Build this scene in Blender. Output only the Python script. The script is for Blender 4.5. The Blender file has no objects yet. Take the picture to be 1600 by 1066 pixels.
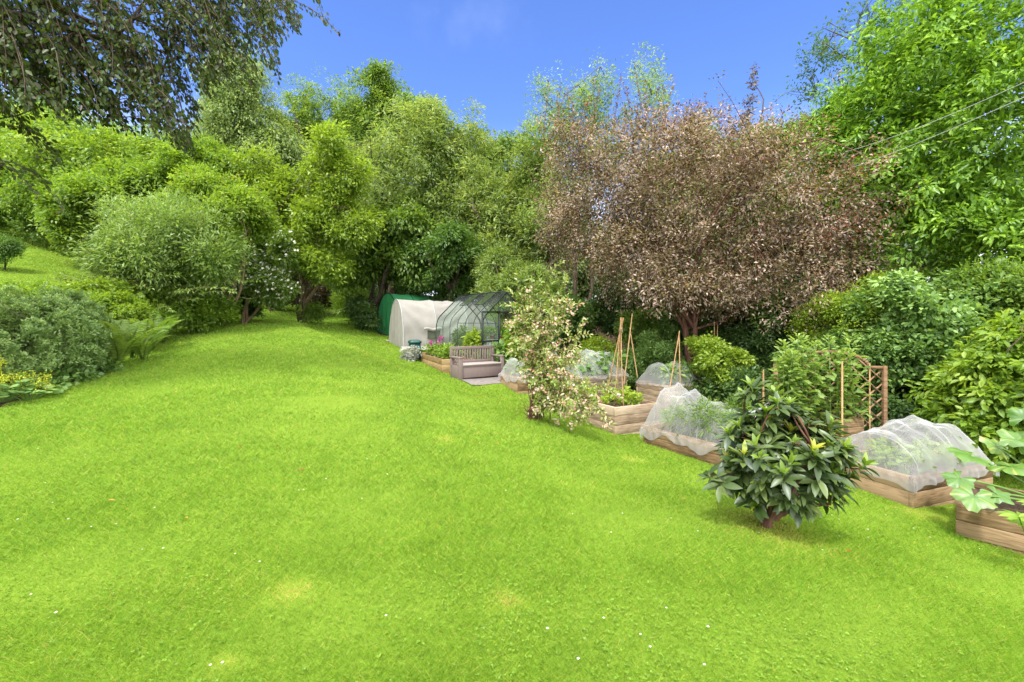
import bpy, bmesh, math, random
import numpy as np
from mathutils import Vector, Matrix
R = math.radians
C = bpy.context.scene.collection
S = bpy.context.scene

# ------------------------------------------------------------------ camera
FPX, CX, HY, CAMZ = 700.0, 800.0, 505.0, 1.6
cam = bpy.data.cameras.new('camera')
cam.sensor_width = 36; cam.lens = FPX/1600*36; cam.shift_y = -(533-HY)/1600
cam.clip_start = .05; cam.clip_end = 2000
co = bpy.data.objects.new('camera', cam); C.objects.link(co)
co.location = (0, 0, CAMZ); co.rotation_euler = (R(90), 0, 0)
S.camera = co

# ------------------------------------------------------------------ light
SUN_EL, SUN_AZ = 60, 200          # azimuth measured clockwise from +Y (ahead of the camera): behind, a little to the left
w = bpy.data.worlds.new('World'); S.world = w; w.use_nodes = True
nt = w.node_tree; nt.nodes.clear()
def nn(t, typ, **kw):
    n = t.nodes.new(typ)
    for k, v in kw.items(): setattr(n, k, v)
    return n
sky = nn(nt, 'ShaderNodeTexSky'); sky.sky_type = 'NISHITA'; sky.sun_disc = False
sky.sun_elevation = R(SUN_EL); sky.sun_rotation = R(SUN_AZ); sky.ozone_density = 2.0; sky.dust_density = .4
tint = nn(nt, 'ShaderNodeMix', data_type='RGBA', blend_type='MULTIPLY'); tint.inputs[0].default_value = 1
tint.inputs[7].default_value = (.53, .66, 1.02, 1)
nt.links.new(sky.outputs[0], tint.inputs[6])
tc = nn(nt, 'ShaderNodeTexCoord'); sx = nn(nt, 'ShaderNodeSeparateXYZ'); nt.links.new(tc.outputs['Generated'], sx.inputs[0])
def mrange(t, src, a, b, c=0, d=1):
    m = nn(t, 'ShaderNodeMapRange', interpolation_type='SMOOTHSTEP')
    m.inputs[1].default_value = a; m.inputs[2].default_value = b; m.inputs[3].default_value = c; m.inputs[4].default_value = d
    t.links.new(src, m.inputs[0]); return m.outputs[0]
def math_(t, op, a, b):
    m = nn(t, 'ShaderNodeMath', operation=op)
    for i, v in enumerate((a, b)):
        if isinstance(v, (int, float)): m.inputs[i].default_value = v
        else: t.links.new(v, m.inputs[i])
    return m.outputs[0]
back = mrange(nt, sx.outputs[1], .42, -.1)          # a bank of bright cloud behind and overhead
high = mrange(nt, sx.outputs[2], .66, .86)
cl = math_(nt, 'MAXIMUM', back, high)
low = mrange(nt, sx.outputs[2], .42, .04, 0, .55)
nz = nn(nt, 'ShaderNodeTexNoise'); nz.inputs['Scale'].default_value = 2.6; nz.inputs['Detail'].default_value = 6
nt.links.new(tc.outputs['Generated'], nz.inputs['Vector'])
wisp = mrange(nt, nz.outputs[0], .58, .9, 0, .16)
cl2 = math_(nt, 'MAXIMUM', cl, math_(nt, 'MAXIMUM', low, wisp))
cm = nn(nt, 'ShaderNodeMix', data_type='RGBA'); nt.links.new(cl2, cm.inputs[0]); nt.links.new(tint.outputs[2], cm.inputs[6])
cm.inputs[7].default_value = (11.5, 11.5, 11.2, 1)
bg = nn(nt, 'ShaderNodeBackground'); bg.inputs[1].default_value = .14
wo = nn(nt, 'ShaderNodeOutputWorld'); nt.links.new(cm.outputs[2], bg.inputs[0]); nt.links.new(bg.outputs[0], wo.inputs[0])
sun = bpy.data.lights.new('sun', 'SUN'); sun.energy = 2.3; sun.angle = R(6); sun.color = (1, .95, .86)
so = bpy.data.objects.new('sun', sun); C.objects.link(so)
sd = Vector((math.sin(R(SUN_AZ))*math.cos(R(SUN_EL)), math.cos(R(SUN_AZ))*math.cos(R(SUN_EL)), math.sin(R(SUN_EL))))
so.rotation_euler = sd.to_track_quat('Z', 'Y').to_euler()
S.view_settings.view_transform = 'Standard'; S.view_settings.look = 'None'
S.view_settings.exposure = 1.2; S.view_settings.gamma = 1
S.cycles.max_bounces = 8; S.cycles.diffuse_bounces = 4; S.cycles.glossy_bounces = 2; S.cycles.transmission_bounces = 4
S.cycles.transparent_max_bounces = 16; S.cycles.caustics_reflective = False; S.cycles.caustics_refractive = False

# ------------------------------------------------------------------ helpers
def W(px, py, D): return np.array([(px-CX)/FPX*D, D, CAMZ-(py-HY)/FPX*D])
def tag(o, label=None, cat=None, group=None, kind=None):
    if label: o['label'] = label
    if cat: o['category'] = cat
    if group: o['group'] = group
    if kind: o['kind'] = kind
    return o
def empty(name, loc, label, cat, group=None, rz=0):
    o = bpy.data.objects.new(name, None); C.objects.link(o); o.location = [float(v) for v in loc]; o.rotation_euler.z = rz
    o.empty_display_size = .1
    return tag(o, label, cat, group)
def nrm(a): return a/np.maximum(np.linalg.norm(a, axis=-1, keepdims=True), 1e-9)

class MB:
    """collects quads/tris with a per-vertex tint, links them as ONE mesh object"""
    def __init__(s): s.v = []; s.f4 = []; s.f3 = []; s.t = []; s.n = 0
    def add(s, v, f, t=None):
        v = np.asarray(v, float).reshape(-1, 3); f = np.asarray(f, np.int64)
        if t is None: t = np.full(len(v), .5)
        s.v.append(v); s.t.append(np.broadcast_to(np.asarray(t, float), (len(v),)))
        (s.f4 if f.shape[1] == 4 else s.f3).append(f+s.n); s.n += len(v)
    def box(s, c, size, rz=0, t=.5, M=None):
        x, y, z = [q/2 for q in size]
        v = np.array([(-x,-y,-z),(x,-y,-z),(x,y,-z),(-x,y,-z),(-x,-y,z),(x,-y,z),(x,y,z),(-x,y,z)])
        if M is not None: v = v @ np.asarray(M).T
        elif rz: v = v @ np.array([(math.cos(rz), math.sin(rz), 0), (-math.sin(rz), math.cos(rz), 0), (0, 0, 1)])
        s.add(v+np.asarray(c), [(0,3,2,1),(4,5,6,7),(0,1,5,4),(1,2,6,5),(2,3,7,6),(3,0,4,7)], t)
    def bar(s, a, b, wd, ht, t=.5):
        a = np.asarray(a, float); b = np.asarray(b, float); d = b-a; L = np.linalg.norm(d); y = d/L
        up = np.array([0, 0, 1.]) if abs(y[2]) < .95 else np.array([0, 1., 0])
        x = nrm(np.cross(y, up)); z = np.cross(x, y)
        s.box((a+b)/2, (wd, L, ht), M=np.stack([x, y, z], 1), t=t)
    def tube(s, pts, rad, sides=6, t=.5, cap=True):
        p = np.asarray(pts, float); m = len(p); r = np.broadcast_to(np.asarray(rad, float), (m,))
        tan = nrm(np.gradient(p, axis=0)); ref = np.array([.31, .17, .93])
        if abs(nrm(tan.mean(0)) @ nrm(ref)) > .9: ref = np.array([.9, .3, .1])
        x = nrm(np.cross(tan, ref)); y = np.cross(tan, x)
        a = np.arange(sides)/sides*2*math.pi
        v = p[:, None]+r[:, None, None]*(np.cos(a)[None, :, None]*x[:, None]+np.sin(a)[None, :, None]*y[:, None])
        i = np.arange(m-1)[:, None]*sides; k = np.arange(sides)[None]; k2 = (k+1) % sides
        f = np.stack([i+k, i+k2, i+sides+k2, i+sides+k], -1).reshape(-1, 4)
        s.add(v.reshape(-1, 3), f, t)
        if cap:
            e = (m-1)*sides
            v2 = np.concatenate([v[-1], p[-1:]+tan[-1]*r[-1]*.3, v[0], p[:1]])
            kk = np.arange(sides); s.add(v2, np.concatenate([np.stack([kk, (kk+1) % sides, np.full(sides, sides)], 1), np.stack([sides+1+(kk+1) % sides, sides+1+kk, np.full(sides, 2*sides+1)], 1)]), t)
    def build(s, name, mat, parent=None, origin=(0,0,0), smooth=False, bevel=0, kind=None):
        v = np.concatenate(s.v)-np.asarray(origin, float)
        f4 = np.concatenate(s.f4) if s.f4 else np.zeros((0, 4), int); f3 = np.concatenate(s.f3) if s.f3 else np.zeros((0, 3), int)
        me = bpy.data.meshes.new(name); me.vertices.add(len(v)); me.vertices.foreach_set('co', v.astype(np.float32).ravel())
        nl = f4.size+f3.size; me.loops.add(nl); me.loops.foreach_set('vertex_index', np.concatenate([f4.ravel(), f3.ravel()]).astype(np.int32))
        me.polygons.add(len(f4)+len(f3))
        st = np.concatenate([np.arange(len(f4))*4, f4.size+np.arange(len(f3))*3]).astype(np.int32)
        me.polygons.foreach_set('loop_start', st)
        me.update(calc_edges=True)
        at = me.attributes.new('tint', 'FLOAT', 'POINT'); at.data.foreach_set('value', np.concatenate(s.t).astype(np.float32))
        if smooth: me.polygons.foreach_set('use_smooth', np.ones(len(me.polygons), bool))
        me.materials.append(mat)
        o = bpy.data.objects.new(name, me); C.objects.link(o)
        if parent is not None: o.parent = parent
        else: o.location = [float(q) for q in origin]
        if bevel:
            b = o.modifiers.new('bevel', 'BEVEL'); b.width = bevel; b.segments = 2; b.limit_method = 'ANGLE'
        if kind: o['kind'] = kind
        return o

# ------------------------------------------------------------------ materials
def newmat(name):
    m = bpy.data.materials.new(name); m.use_nodes = True; m.node_tree.nodes.clear()
    return m, m.node_tree, nn(m.node_tree, 'ShaderNodeOutputMaterial')
def ramp(t, src, stops):
    r = nn(t, 'ShaderNodeValToRGB'); e = r.color_ramp.elements
    while len(e) < len(stops): e.new(.5)
    for q, (p, c) in zip(e, stops): q.position = p; q.color = (*c, 1)
    if src is not None: t.links.new(src, r.inputs[0])
    return r.outputs[0]
def attr(t, name='tint'):
    a = nn(t, 'ShaderNodeAttribute'); a.attribute_name = name; return a.outputs['Fac']
def leafmat(name, stops, trans=.4, gloss=.025, rough=.45, bright=1.35):
    m, t, out = newmat(name)
    stops = [(p, tuple(min(.9, c*1.0) for c in col)) for p, col in stops]
    col = ramp(t, attr(t), stops)
    d = nn(t, 'ShaderNodeBsdfDiffuse'); t.links.new(col, d.inputs[0])
    tr = nn(t, 'ShaderNodeBsdfTranslucent')
    br = nn(t, 'ShaderNodeMix', data_type='RGBA', blend_type='MULTIPLY'); br.inputs[0].default_value = 1; br.inputs[7].default_value = (bright*1.15, bright*1.1, bright*.55, 1)
    t.links.new(col, br.inputs[6]); t.links.new(br.outputs[2], tr.inputs[0])
    mx = nn(t, 'ShaderNodeMixShader'); mx.inputs[0].default_value = trans; t.links.new(d.outputs[0], mx.inputs[1]); t.links.new(tr.outputs[0], mx.inputs[2])
    g = nn(t, 'ShaderNodeBsdfGlossy'); g.inputs['Roughness'].default_value = rough; g.inputs[0].default_value = (.9, .95, 1, 1)
    m2 = nn(t, 'ShaderNodeMixShader'); m2.inputs[0].default_value = gloss; t.links.new(mx.outputs[0], m2.inputs[1]); t.links.new(g.outputs[0], m2.inputs[2])
    t.links.new(m2.outputs[0], out.inputs[0]); return m
def greens(dark, mid, light): return [(0, dark), (.5, mid), (1, light)]
def noise(t, scale, detail=5, vec=None, stretch=None, coord='Object'):
    n = nn(t, 'ShaderNodeTexNoise'); n.inputs['Scale'].default_value = scale; n.inputs['Detail'].default_value = detail
    c = nn(t, 'ShaderNodeTexCoord'); src = c.outputs[coord]
    if stretch:
        mp = nn(t, 'ShaderNodeMapping'); mp.inputs['Scale'].default_value = stretch; t.links.new(src, mp.inputs[0]); src = mp.outputs[0]
    t.links.new(src, n.inputs['Vector']); return n.outputs[0]
def bump(t, src, strength, dist=.01):
    b = nn(t, 'ShaderNodeBump'); b.inputs['Strength'].default_value = strength; b.inputs['Distance'].default_value = dist
    t.links.new(src, b.inputs['Height']); return b.outputs[0]
def solid(name, stops, rough=.7, scale=8, stretch=None, bumps=.3, metal=0, spec=.3, use_tint=False):
    m, t, out = newmat(name); p = nn(t, 'ShaderNodeBsdfPrincipled')
    n = noise(t, scale, 6, stretch=stretch)
    if use_tint:
        n2 = math_(t, 'ADD', math_(t, 'MULTIPLY', n, .6), math_(t, 'MULTIPLY', attr(t), .4))
    else: n2 = n
    t.links.new(ramp(t, n2, stops), p.inputs['Base Color'])
    p.inputs['Roughness'].default_value = rough; p.inputs['Metallic'].default_value = metal; p.inputs['Specular IOR Level'].default_value = spec
    if bumps: t.links.new(bump(t, n, bumps), p.inputs['Normal'])
    t.links.new(p.outputs[0], out.inputs[0]); return m
bark = solid('bark', [(.3, (.035, .026, .018)), (.7, (.12, .09, .065))], .9, 14, (1, 1, .25), .8)
bark_pale = solid('pale_bark', [(.3, (.12, .085, .05)), (.7, (.30, .22, .14))], .9, 14, (1, 1, .25), .5)
bark_red = solid('red_bark', [(.3, (.06, .025, .018)), (.7, (.17, .085, .06))], .9, 14, (1, 1, .25), .6)
cane_m = solid('bamboo', [(.3, (.36, .20, .09)), (.7, (.56, .36, .2))], .55, 20, (1, 1, .3), .1)
soil_m = solid('soil', [(.3, (.03, .018, .012)), (.7, (.12, .075, .05))], .95, 30, None, 1.0)

# ------------------------------------------------------------------ terrain
def wp(px, py, D): return tuple(W(px, py, D))
CP = [(0,0,0),(-3,0,.05),(3,0,-.4),(0,-6,-.05),(-3,2,.03),(0,2,0),(3,2,-.45),(6,1,-.75),(-6,1,.15),(10,0,-1),(-10,-2,.5),
 (-2.3,4,.12),(-4.6,8,.55),(-6.9,12,1.02),(-9.1,16,1.45),(-11.4,20,1.75),(-13.7,24,1.74),(-16,28,2.05),(-19.2,34,2.85),
 (0,6.5,-.2),(-1.3,6,.06),(-1.2,4,0),(1.2,4,-.17),(2.37,4.2,-.32),(.34,8,-.23),(-1,9,.03),(-2.5,10,.3),(-4.0,12.2,.58),(-5.5,15,.87),(-6.5,17.5,1.0),
 wp(649,566,15.5), wp(691,588,12.7), wp(718,594,12.2), wp(780,587,13.2), wp(631,547,17.5), wp(606,530,20.3), wp(702,610,10.7),
 wp(961,680,8.5), wp(1427,795,5.7), wp(1493,836,5.0), wp(1003,692,8.0), wp(810,610,12.), (3.44,6.34,-.6), (6,3.5,-.85),
 (7.5,11,-.6),(10,8,-.85),(15,12,-.6),(5,13,-.35),(0,18,.3),(10,25,0),(0,30,1.2),(-8,28,1.75),(-7,22,1.3),(-3.5,20,.7),
 wp(0,640,6.7), wp(100,592,8.7), wp(190,560,11), wp(270,512,17), wp(130,440,22), wp(0,362,32), wp(130,395,32), wp(0,440,20), (-14,10,1.35), (-15,4,1.1), (-12,1,.6),
 (-24,34,4.0), (-10,45,3.6),(20,45,1.2),(-45,50,10.5),(-60,30,13),(40,30,0),(40,0,-1),(0,-25,0),(-40,-5,5),(-75,60,16),(0,130,6),(-90,130,18),(90,130,4),(90,-30,-1),(-90,-30,9)]
CP = np.array(CP)
def _k(d): return d**2*np.log(d+1e-6)
def _fit():
    n = len(CP); d = np.linalg.norm(CP[:, None, :2]-CP[None, :, :2], axis=-1)
    A = np.zeros((n+3, n+3)); A[:n, :n] = _k(d)+np.eye(n)*.35; P = np.c_[np.ones(n), CP[:, :2]]; A[:n, n:] = P; A[n:, :n] = P.T
    return np.linalg.solve(A, np.r_[CP[:, 2], 0, 0, 0])
_w = _fit()
def G(x, y):
    x = np.asarray(x, float); y = np.asarray(y, float); sh = x.shape; q = np.c_[x.ravel(), y.ravel()]; o = np.empty(len(q))
    for i in range(0, len(q), 40000):
        b = q[i:i+40000]; d = np.linalg.norm(b[:, None]-CP[None, :, :2], axis=-1)
        o[i:i+40000] = _k(d) @ _w[:-3]+_w[-3]+b @ _w[-2:]
    sb = _sd(BROW, q); o += .14*np.exp(-(np.minimum(np.abs(sb), 5)/np.where(sb > 0, .38, 1.3))**2)
    return o.reshape(sh)
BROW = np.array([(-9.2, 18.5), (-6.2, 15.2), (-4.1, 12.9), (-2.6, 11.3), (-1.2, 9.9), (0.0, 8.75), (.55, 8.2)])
def Gs(x, y): return float(G(np.array([x]), np.array([y]))[0])
def onground(px, D): x = (px-CX)/FPX*D; return np.array([x, D, Gs(x, D)])

def sinfield(rng, n, f0, f1, dim=3):
    k = nrm(rng.normal(size=(n, dim)))*rng.uniform(f0, f1, (n, 1)); ph = rng.uniform(0, 6.28, n)
    return lambda p: np.sin(p @ k.T+ph).sum(-1)/math.sqrt(n/2)
_edge = sinfield(np.random.default_rng(5), 10, 1.5, 7, 2)
LEFT = np.array([(-6.2,-4),(-6.6,2),(-7.6,6.2),(-8.5,8.5),(-9.6,11),(-11.4,14.5),(-13.2,18),(-16,22),(-19,27),(-21.5,36),(-22,44)])
RIGHT = np.array([(-60,41),(-22,41),(-13,39),(-9,34),(-7.6,27),(-7.4,22.5),(-5.5,20.6),(-2,20),(.8,16.5),(2.5,13.3),(5,11.4),(7.2,9.4),(9.0,7.2),(9.5,3),(9.5,-8)])
def _sd(line, p):
    """signed distance to a polyline (positive on the left of its direction)"""
    best = np.full(len(p), 1e9); sg = np.zeros(len(p))
    for a, b in zip(line[:-1], line[1:]):
        d = b-a; t = np.clip(((p-a) @ d)/(d @ d), 0, 1); q = a+t[:, None]*d; e = p-q; L = np.linalg.norm(e, axis=1)
        c = d[0]*(p-a)[:, 1]-d[1]*(p-a)[:, 0]; m = L < best; best[m] = L[m]; sg[m] = np.sign(c)[m]
    return best*sg
def lawn_mask(x, y):
    """1 on mown grass, 0 on soil"""
    p = np.c_[x, y]; j = _edge(p)*.14
    l = _sd(LEFT, p); r = _sd(RIGHT, p)
    width = np.interp(p[:, 1], [0, 8, 14, 20, 30, 45], [9, 8, 6.6, 5.2, 5, 5])
    main = (l+j < 0) & (r+j < 0)
    hill = (l > width+j*3) & (p[:, 1] < 60)
    return (main | hill).astype(float)

def axis_steps(a, b, fine0, fine1, df, dc):
    xs = list(np.arange(fine0, fine1, df)); q = fine1; st = df
    while q < b: xs.append(q); st = min(st*1.18, dc); q += st
    xs.append(b); q = fine0; st = df; pre = []
    while q > a: st = min(st*1.18, dc); q -= st; pre.append(max(q, a))
    return np.array(sorted(set(pre+xs)))
def ground():
    gx = axis_steps(-95, 95, -15, 10, .16, 4); gy = axis_steps(-30, 135, 0, 24, .16, 4)
    X, Y = np.meshgrid(gx, gy); Z = G(X, Y)
    f1 = sinfield(np.random.default_rng(3), 14, 1.2, 5, 2)
    Z = Z+f1(np.c_[X.ravel(), Y.ravel()]).reshape(Z.shape)*.006
    nx, ny = len(gx), len(gy); i = np.arange(nx*ny).reshape(ny, nx)
    f = np.stack([i[:-1, :-1], i[:-1, 1:], i[1:, 1:], i[1:, :-1]], -1).reshape(-1, 4)
    mb = MB(); mb.add(np.stack([X, Y, Z], -1).reshape(-1, 3), f, lawn_mask(X.ravel(), Y.ravel()))
    m, t, out = newmat('lawn_ground')
    n1 = noise(t, .55, 5); n2 = noise(t, 38, 6); n3 = noise(t, 3.2, 5)
    g = ramp(t, math_(t, 'ADD', math_(t, 'MULTIPLY', n1, .35), math_(t, 'ADD', math_(t, 'MULTIPLY', n2, .35), math_(t, 'MULTIPLY', n3, .3))),
             [(.3, (.08, .135, .016)), (.5, (.135, .21, .025)), (.7, (.19, .27, .036))])
    s = ramp(t, n2, [(.3, (.022, .016, .01)), (.55, (.06, .042, .028)), (.75, (.12, .085, .055))])
    mx = nn(t, 'ShaderNodeMix', data_type='RGBA'); t.links.new(mrange(t, attr(t), .2, .8), mx.inputs[0]); t.links.new(s, mx.inputs[6]); t.links.new(g, mx.inputs[7])
    d = nn(t, 'ShaderNodeBsdfDiffuse'); t.links.new(mx.outputs[2], d.inputs[0]); t.links.new(bump(t, n2, .6, .03), d.inputs['Normal'])
    t.links.new(d.outputs[0], out.inputs[0])
    o = mb.build('lawn', m, smooth=True); tag(o, kind='structure')
ground()

FOOT = []     # footprints kept free of grass: (centre xy, e1, half l1, half l2)
def in_foot(x, y):
    k = np.zeros(len(x), bool)
    for c, a, h1, h2 in FOOT:
        dx = x-c[0]; dy = y-c[1]; u = dx*math.cos(a)+dy*math.sin(a); v = -dx*math.sin(a)+dy*math.cos(a)
        k |= (abs(u) < h1) & (abs(v) < h2)
    return k

# ------------------------------------------------------------------ leaves
DIA = (np.array([(0,0,0),(.5,.42,.10),(0,1,-.06),(-.5,.42,.10)]), np.array([(0,1,2,3)]))
OVAL = (np.array([(0,0,0),(.36,.28,.07),(.46,.6,.05),(0,1,-.14),(-.46,.6,.05),(-.36,.28,.07)]), np.array([(0,1,2,3),(0,3,4,5)]))
def _blade(n=5, droop=.25, fold=.08, wave=0):
    v = []; f = []
    for i in range(n):
        s = i/(n-1); wd = .5*math.sin(math.pi*min(1, s*.93+.06))**.8 if 0 < i < n-1 else .03
        z = -droop*s*s
        for k in (-1, 0, 1): v.append((k*wd, s, z+(fold if k else 0)*math.sin(math.pi*s)))
    for i in range(n-1):
        for k in (0, 1): a = i*3+k; f.append((a, a+1, a+4, a+3))
    return np.array(v), np.array(f)
BLADE = _blade()
def put(mb, P, D, N, L, Wd, T, tpl=DIA):
    """leaves at P, pointing along D, facing N"""
    n = len(P)
    if n == 0: return
    y = nrm(D); x = nrm(np.cross(y, N)); z = np.cross(x, y)
    L = np.broadcast_to(L, (n,)); Wd = np.broadcast_to(Wd, (n,)); tv, tf = tpl
    v = P[:, None]+tv[None, :, 0, None]*(x*Wd[:, None])[:, None]+tv[None, :, 1, None]*(y*L[:, None])[:, None]+tv[None, :, 2, None]*(z*L[:, None])[:, None]
    k = len(tv); f = (np.arange(n)*k)[:, None, None]+tf[None]
    mb.add(v.reshape(-1, 3), f.reshape(-1, tf.shape[1]), np.repeat(np.broadcast_to(T, (n,)), k))

def crown(mb, rng, blobs, leaf, asp=.45, cover=5, per=22, twig=.5, up=.25, droop=.35, spread=.35, shell=2.6, lumps=.2, lf=2.2, gap=-.35, gf=1.0,
          tpl=DIA, tspan=.5, flat=.75, maxn=90000, tbase=0., outl=.16, bottom=1.0):
    B = np.array([b[0] for b in blobs]); Rr = np.array([b[1] for b in blobs])
    area = math.pi*Rr[:, 0]*Rr[:, 2]; n = int(min(maxn, cover*area.sum()/(leaf*leaf*asp*.5*.6)))
    nc = max(8, n//per)
    g = sinfield(rng, 12, gf*1.6/Rr.mean(), gf*4.2/Rr.mean()); lump = sinfield(rng, 14, lf*.6, lf*1.8)
    cen = []; outd = []; tot = 0
    for _ in range(12):
        m = nc*2; bi = rng.choice(len(B), m, p=area/area.sum())
        d = nrm(rng.normal(size=(m, 3))); r = rng.uniform(.12, 1, m)**(1/shell)*np.where(rng.random(m) < outl, rng.uniform(1, 1.32, m), 1)
        r = r*(1+lumps*lump(d*1.5+B[bi]*.37))
        c = B[bi]+d*Rr[bi]*r[:, None]
        inner = np.zeros(m)
        for b, q in zip(B, Rr):
            inner = np.maximum(inner, 1-np.linalg.norm((c-b)/q, axis=1))
        ok = (g(c) > gap) & (rng.random(m) > inner*1.1)
        if bottom < 1: ok &= (d[:, 2] > -bottom)
        cen.append(c[ok]); outd.append(nrm(d/Rr[bi]*Rr[bi].mean())[ok]); tot += ok.sum()
        if tot >= nc: break
    cen = np.concatenate(cen)[:nc]; outd = np.concatenate(outd)[:nc]; nc = len(cen)
    ax = nrm(outd+np.array([0, 0, up])+rng.normal(size=(nc, 3))*.45)
    ct = rng.random(nc)
    i = np.repeat(np.arange(nc), per); n = len(i); s = rng.random(n)
    a = ax[i]; pr = rng.normal(size=(n, 3)); pr -= (pr*a).sum(1, keepdims=True)*a; pr = nrm(pr)
    tl = twig*rng.uniform(.6, 1.4, nc)[i]
    P = cen[i]+a*((s-.5)*tl)[:, None]+pr*(np.abs(rng.normal(size=n))*spread*twig*(1-.5*s))[:, None]
    P[:, 2] -= droop*.5*tl*s*s
    D = nrm(a*.7+pr*.8+np.array([0, 0, -droop]))
    N = nrm(np.array([0, 0, flat])+outd[i]*.45+rng.normal(size=(n, 3))*.45)
    T = np.clip(.5+tbase+(ct[i]-.5)*tspan*1.2+(rng.random(n)-.5)*tspan*1.1, 0, 1)
    L = leaf*rng.uniform(.65, 1.25, n)
    put(mb, P, D, N, L, L*asp, T, tpl)
    return cen

def limb(mb, rng, a, b, r0, r1, bend=.12, n=6, sides=6, sag=0.):
    a = np.asarray(a, float); b = np.asarray(b, float); t = np.linspace(0, 1, n)[:, None]; L = np.linalg.norm(b-a)
    p = a+(b-a)*t+rng.normal(size=3)*L*bend*np.sin(math.pi*t)+np.array([0, 0, 1])*L*sag*np.sin(math.pi*t)
    p[1:-1] += rng.normal(size=(n-2, 3))*L*bend*.18
    mb.tube(p, np.linspace(r0, r1, n), sides, rng.random()); return p
def branches(mb, rng, base, fork, cen, r0, nl=7, ntw=40, stems=1, spread=.25, twr=.008):
    """trunk(s), limbs into the crown and twigs to leaf clusters"""
    base = np.asarray(base, float); fork = np.asarray(fork, float); pts = []
    for s in range(stems):
        b = base+np.r_[rng.normal(size=2)*spread*(.3 if stems > 1 else 0), -.15]
        f = fork+rng.normal(size=3)*spread*(1.2 if stems > 1 else .3)*np.array([1, 1, .4])
        rr = r0*(rng.uniform(.6, 1) if stems > 1 else 1)
        p = limb(mb, rng, b, f, rr*1.25, rr*.7, .06, 7, 8); pts.append((p, rr))
    ends = []
    hi = cen[cen[:, 2] > fork[2]+.15*(cen[:, 2].max()-fork[2])] if nl else cen
    if len(hi) < nl: hi = cen
    sel = hi[rng.choice(len(hi), min(len(hi), nl), replace=False)]
    for c in sel:
        p, rr = pts[rng.integers(len(pts))]; st = p[rng.integers(max(1, len(p)-3), len(p))]
        q = limb(mb, rng, st, c, rr*.5, rr*.12, .13, 8, 6, .1); ends.append(q)
    if not ends: return
    allq = np.concatenate([q[2:] for q in ends])
    sel = cen[rng.choice(len(cen), min(len(cen), ntw), replace=False)]
    for c in sel:
        d = np.linalg.norm(allq-c, axis=1); st = allq[np.argmin(d)]
        limb(mb, rng, st, c, max(twr, r0*.09), twr*.5, .1, 5, 4, .05)

SEED = [100]
def plant(name, label, cat, blobs, leaf, mat, D=None, trunk=None, stems=1, base=None, fork=None, barkm=None, group=None, nl=8, ntw=40, extra=None, crown_name='crown', trunk_name='trunk', twr=.008, sspread=.25, split=8, core=.62, **kw):
    """blobs in picture units (px, py, D, rx px, ry px, depth ratio) -> ellipsoids in the garden"""
    SEED[0] += 1; rng = np.random.default_rng(SEED[0])
    bl = []
    for b in blobs:
        px, py, d, rx, ry = b[:5]; dr = b[5] if len(b) > 5 else 1.0
        bl.append((W(px, py, d), np.array([rx*d/FPX, rx*d/FPX*dr, ry*d/FPX])))
    if split:
        nb = []
        for c, r in bl:
            g = rng.normal(size=(split, 3)); g = nrm(g)*rng.uniform(.25, .86, (split, 1)); q = rng.uniform(.30, .52, split)
            nb += [(c+g[i]*r, r*q[i]*np.array([rng.uniform(.85, 1.25), 1, rng.uniform(.8, 1.15)])) for i in range(split)]+[(c, r*core)]
        bl_, bl = bl, nb
    else: bl_ = bl
    if base is None: base = onground(blobs[0][0], blobs[0][2])
    elif len(base) == 2: base = onground(*base)
    root = empty(name, base, label, cat, group)
    mb = MB(); cen = crown(mb, rng, bl, leaf, **kw)
    o = mb.build(crown_name, mat, root, base)
    if trunk:
        tb = MB()
        if fork is None: f = bl_[0][0]-np.array([0, 0, bl_[0][1][2]*.55])
        else: f = W(*fork)
        branches(tb, rng, base, f, cen, trunk, nl, ntw, stems, sspread, twr)
        tb.build(trunk_name, barkm or bark, root, base, smooth=True)
    if extra: extra(root, base, rng, bl, cen)
    return root

# leaf materials
M = {}
def LM(key, d, m, l, **k): M[key] = leafmat(key, greens(*[(c[0]*1.2, c[1]*1.1, c[2]*1.45) for c in (d, m, l)]), **k)
LM('fresh_green', (.07,.14,.012), (.14,.26,.02), (.25,.37,.035), trans=.45)
LM('mid_green', (.05,.11,.014), (.105,.20,.022), (.19,.30,.04), trans=.42)
LM('deep_green', (.035,.085,.014), (.075,.165,.024), (.15,.26,.042), trans=.35)
LM('dark_green', (.024,.06,.013), (.052,.115,.022), (.11,.19,.034), trans=.3)
LM('yellow_green', (.10,.185,.014), (.20,.32,.022), (.32,.43,.04), trans=.45)
LM('grey_green', (.07,.14,.02), (.145,.25,.04), (.25,.37,.08), trans=.4)
LM('willow_green', (.08,.15,.03), (.15,.24,.045), (.26,.35,.08), trans=.42)
LM('laurel_green', (.062,.15,.013), (.14,.29,.02), (.27,.47,.04), trans=.36, gloss=.03, rough=.4)
LM('blue_green', (.065,.14,.028), (.14,.27,.052), (.27,.43,.10), trans=.35)
M['plum_leaf'] = leafmat('plum_leaf', [(0, (.05,.028,.02)), (.25, (.11,.075,.045)), (.42, (.15,.17,.05)), (.55, (.19,.12,.085)), (.8, (.29,.195,.15)), (1, (.46,.34,.29))], trans=.35, gloss=.04)
M['plum_red'] = leafmat('plum_red', [(0, (.13,.03,.025)), (.5, (.27,.075,.05)), (1, (.42,.17,.13))], trans=.45, gloss=.08)
M['beech_leaf'] = leafmat('beech_leaf', [(0, (.042,.024,.014)), (.25, (.045,.068,.010)), (.65, (.06,.105,.014)), (.88, (.08,.10,.03)), (1, (.14,.135,.10))], trans=.5, gloss=.02, rough=.4)

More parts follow.
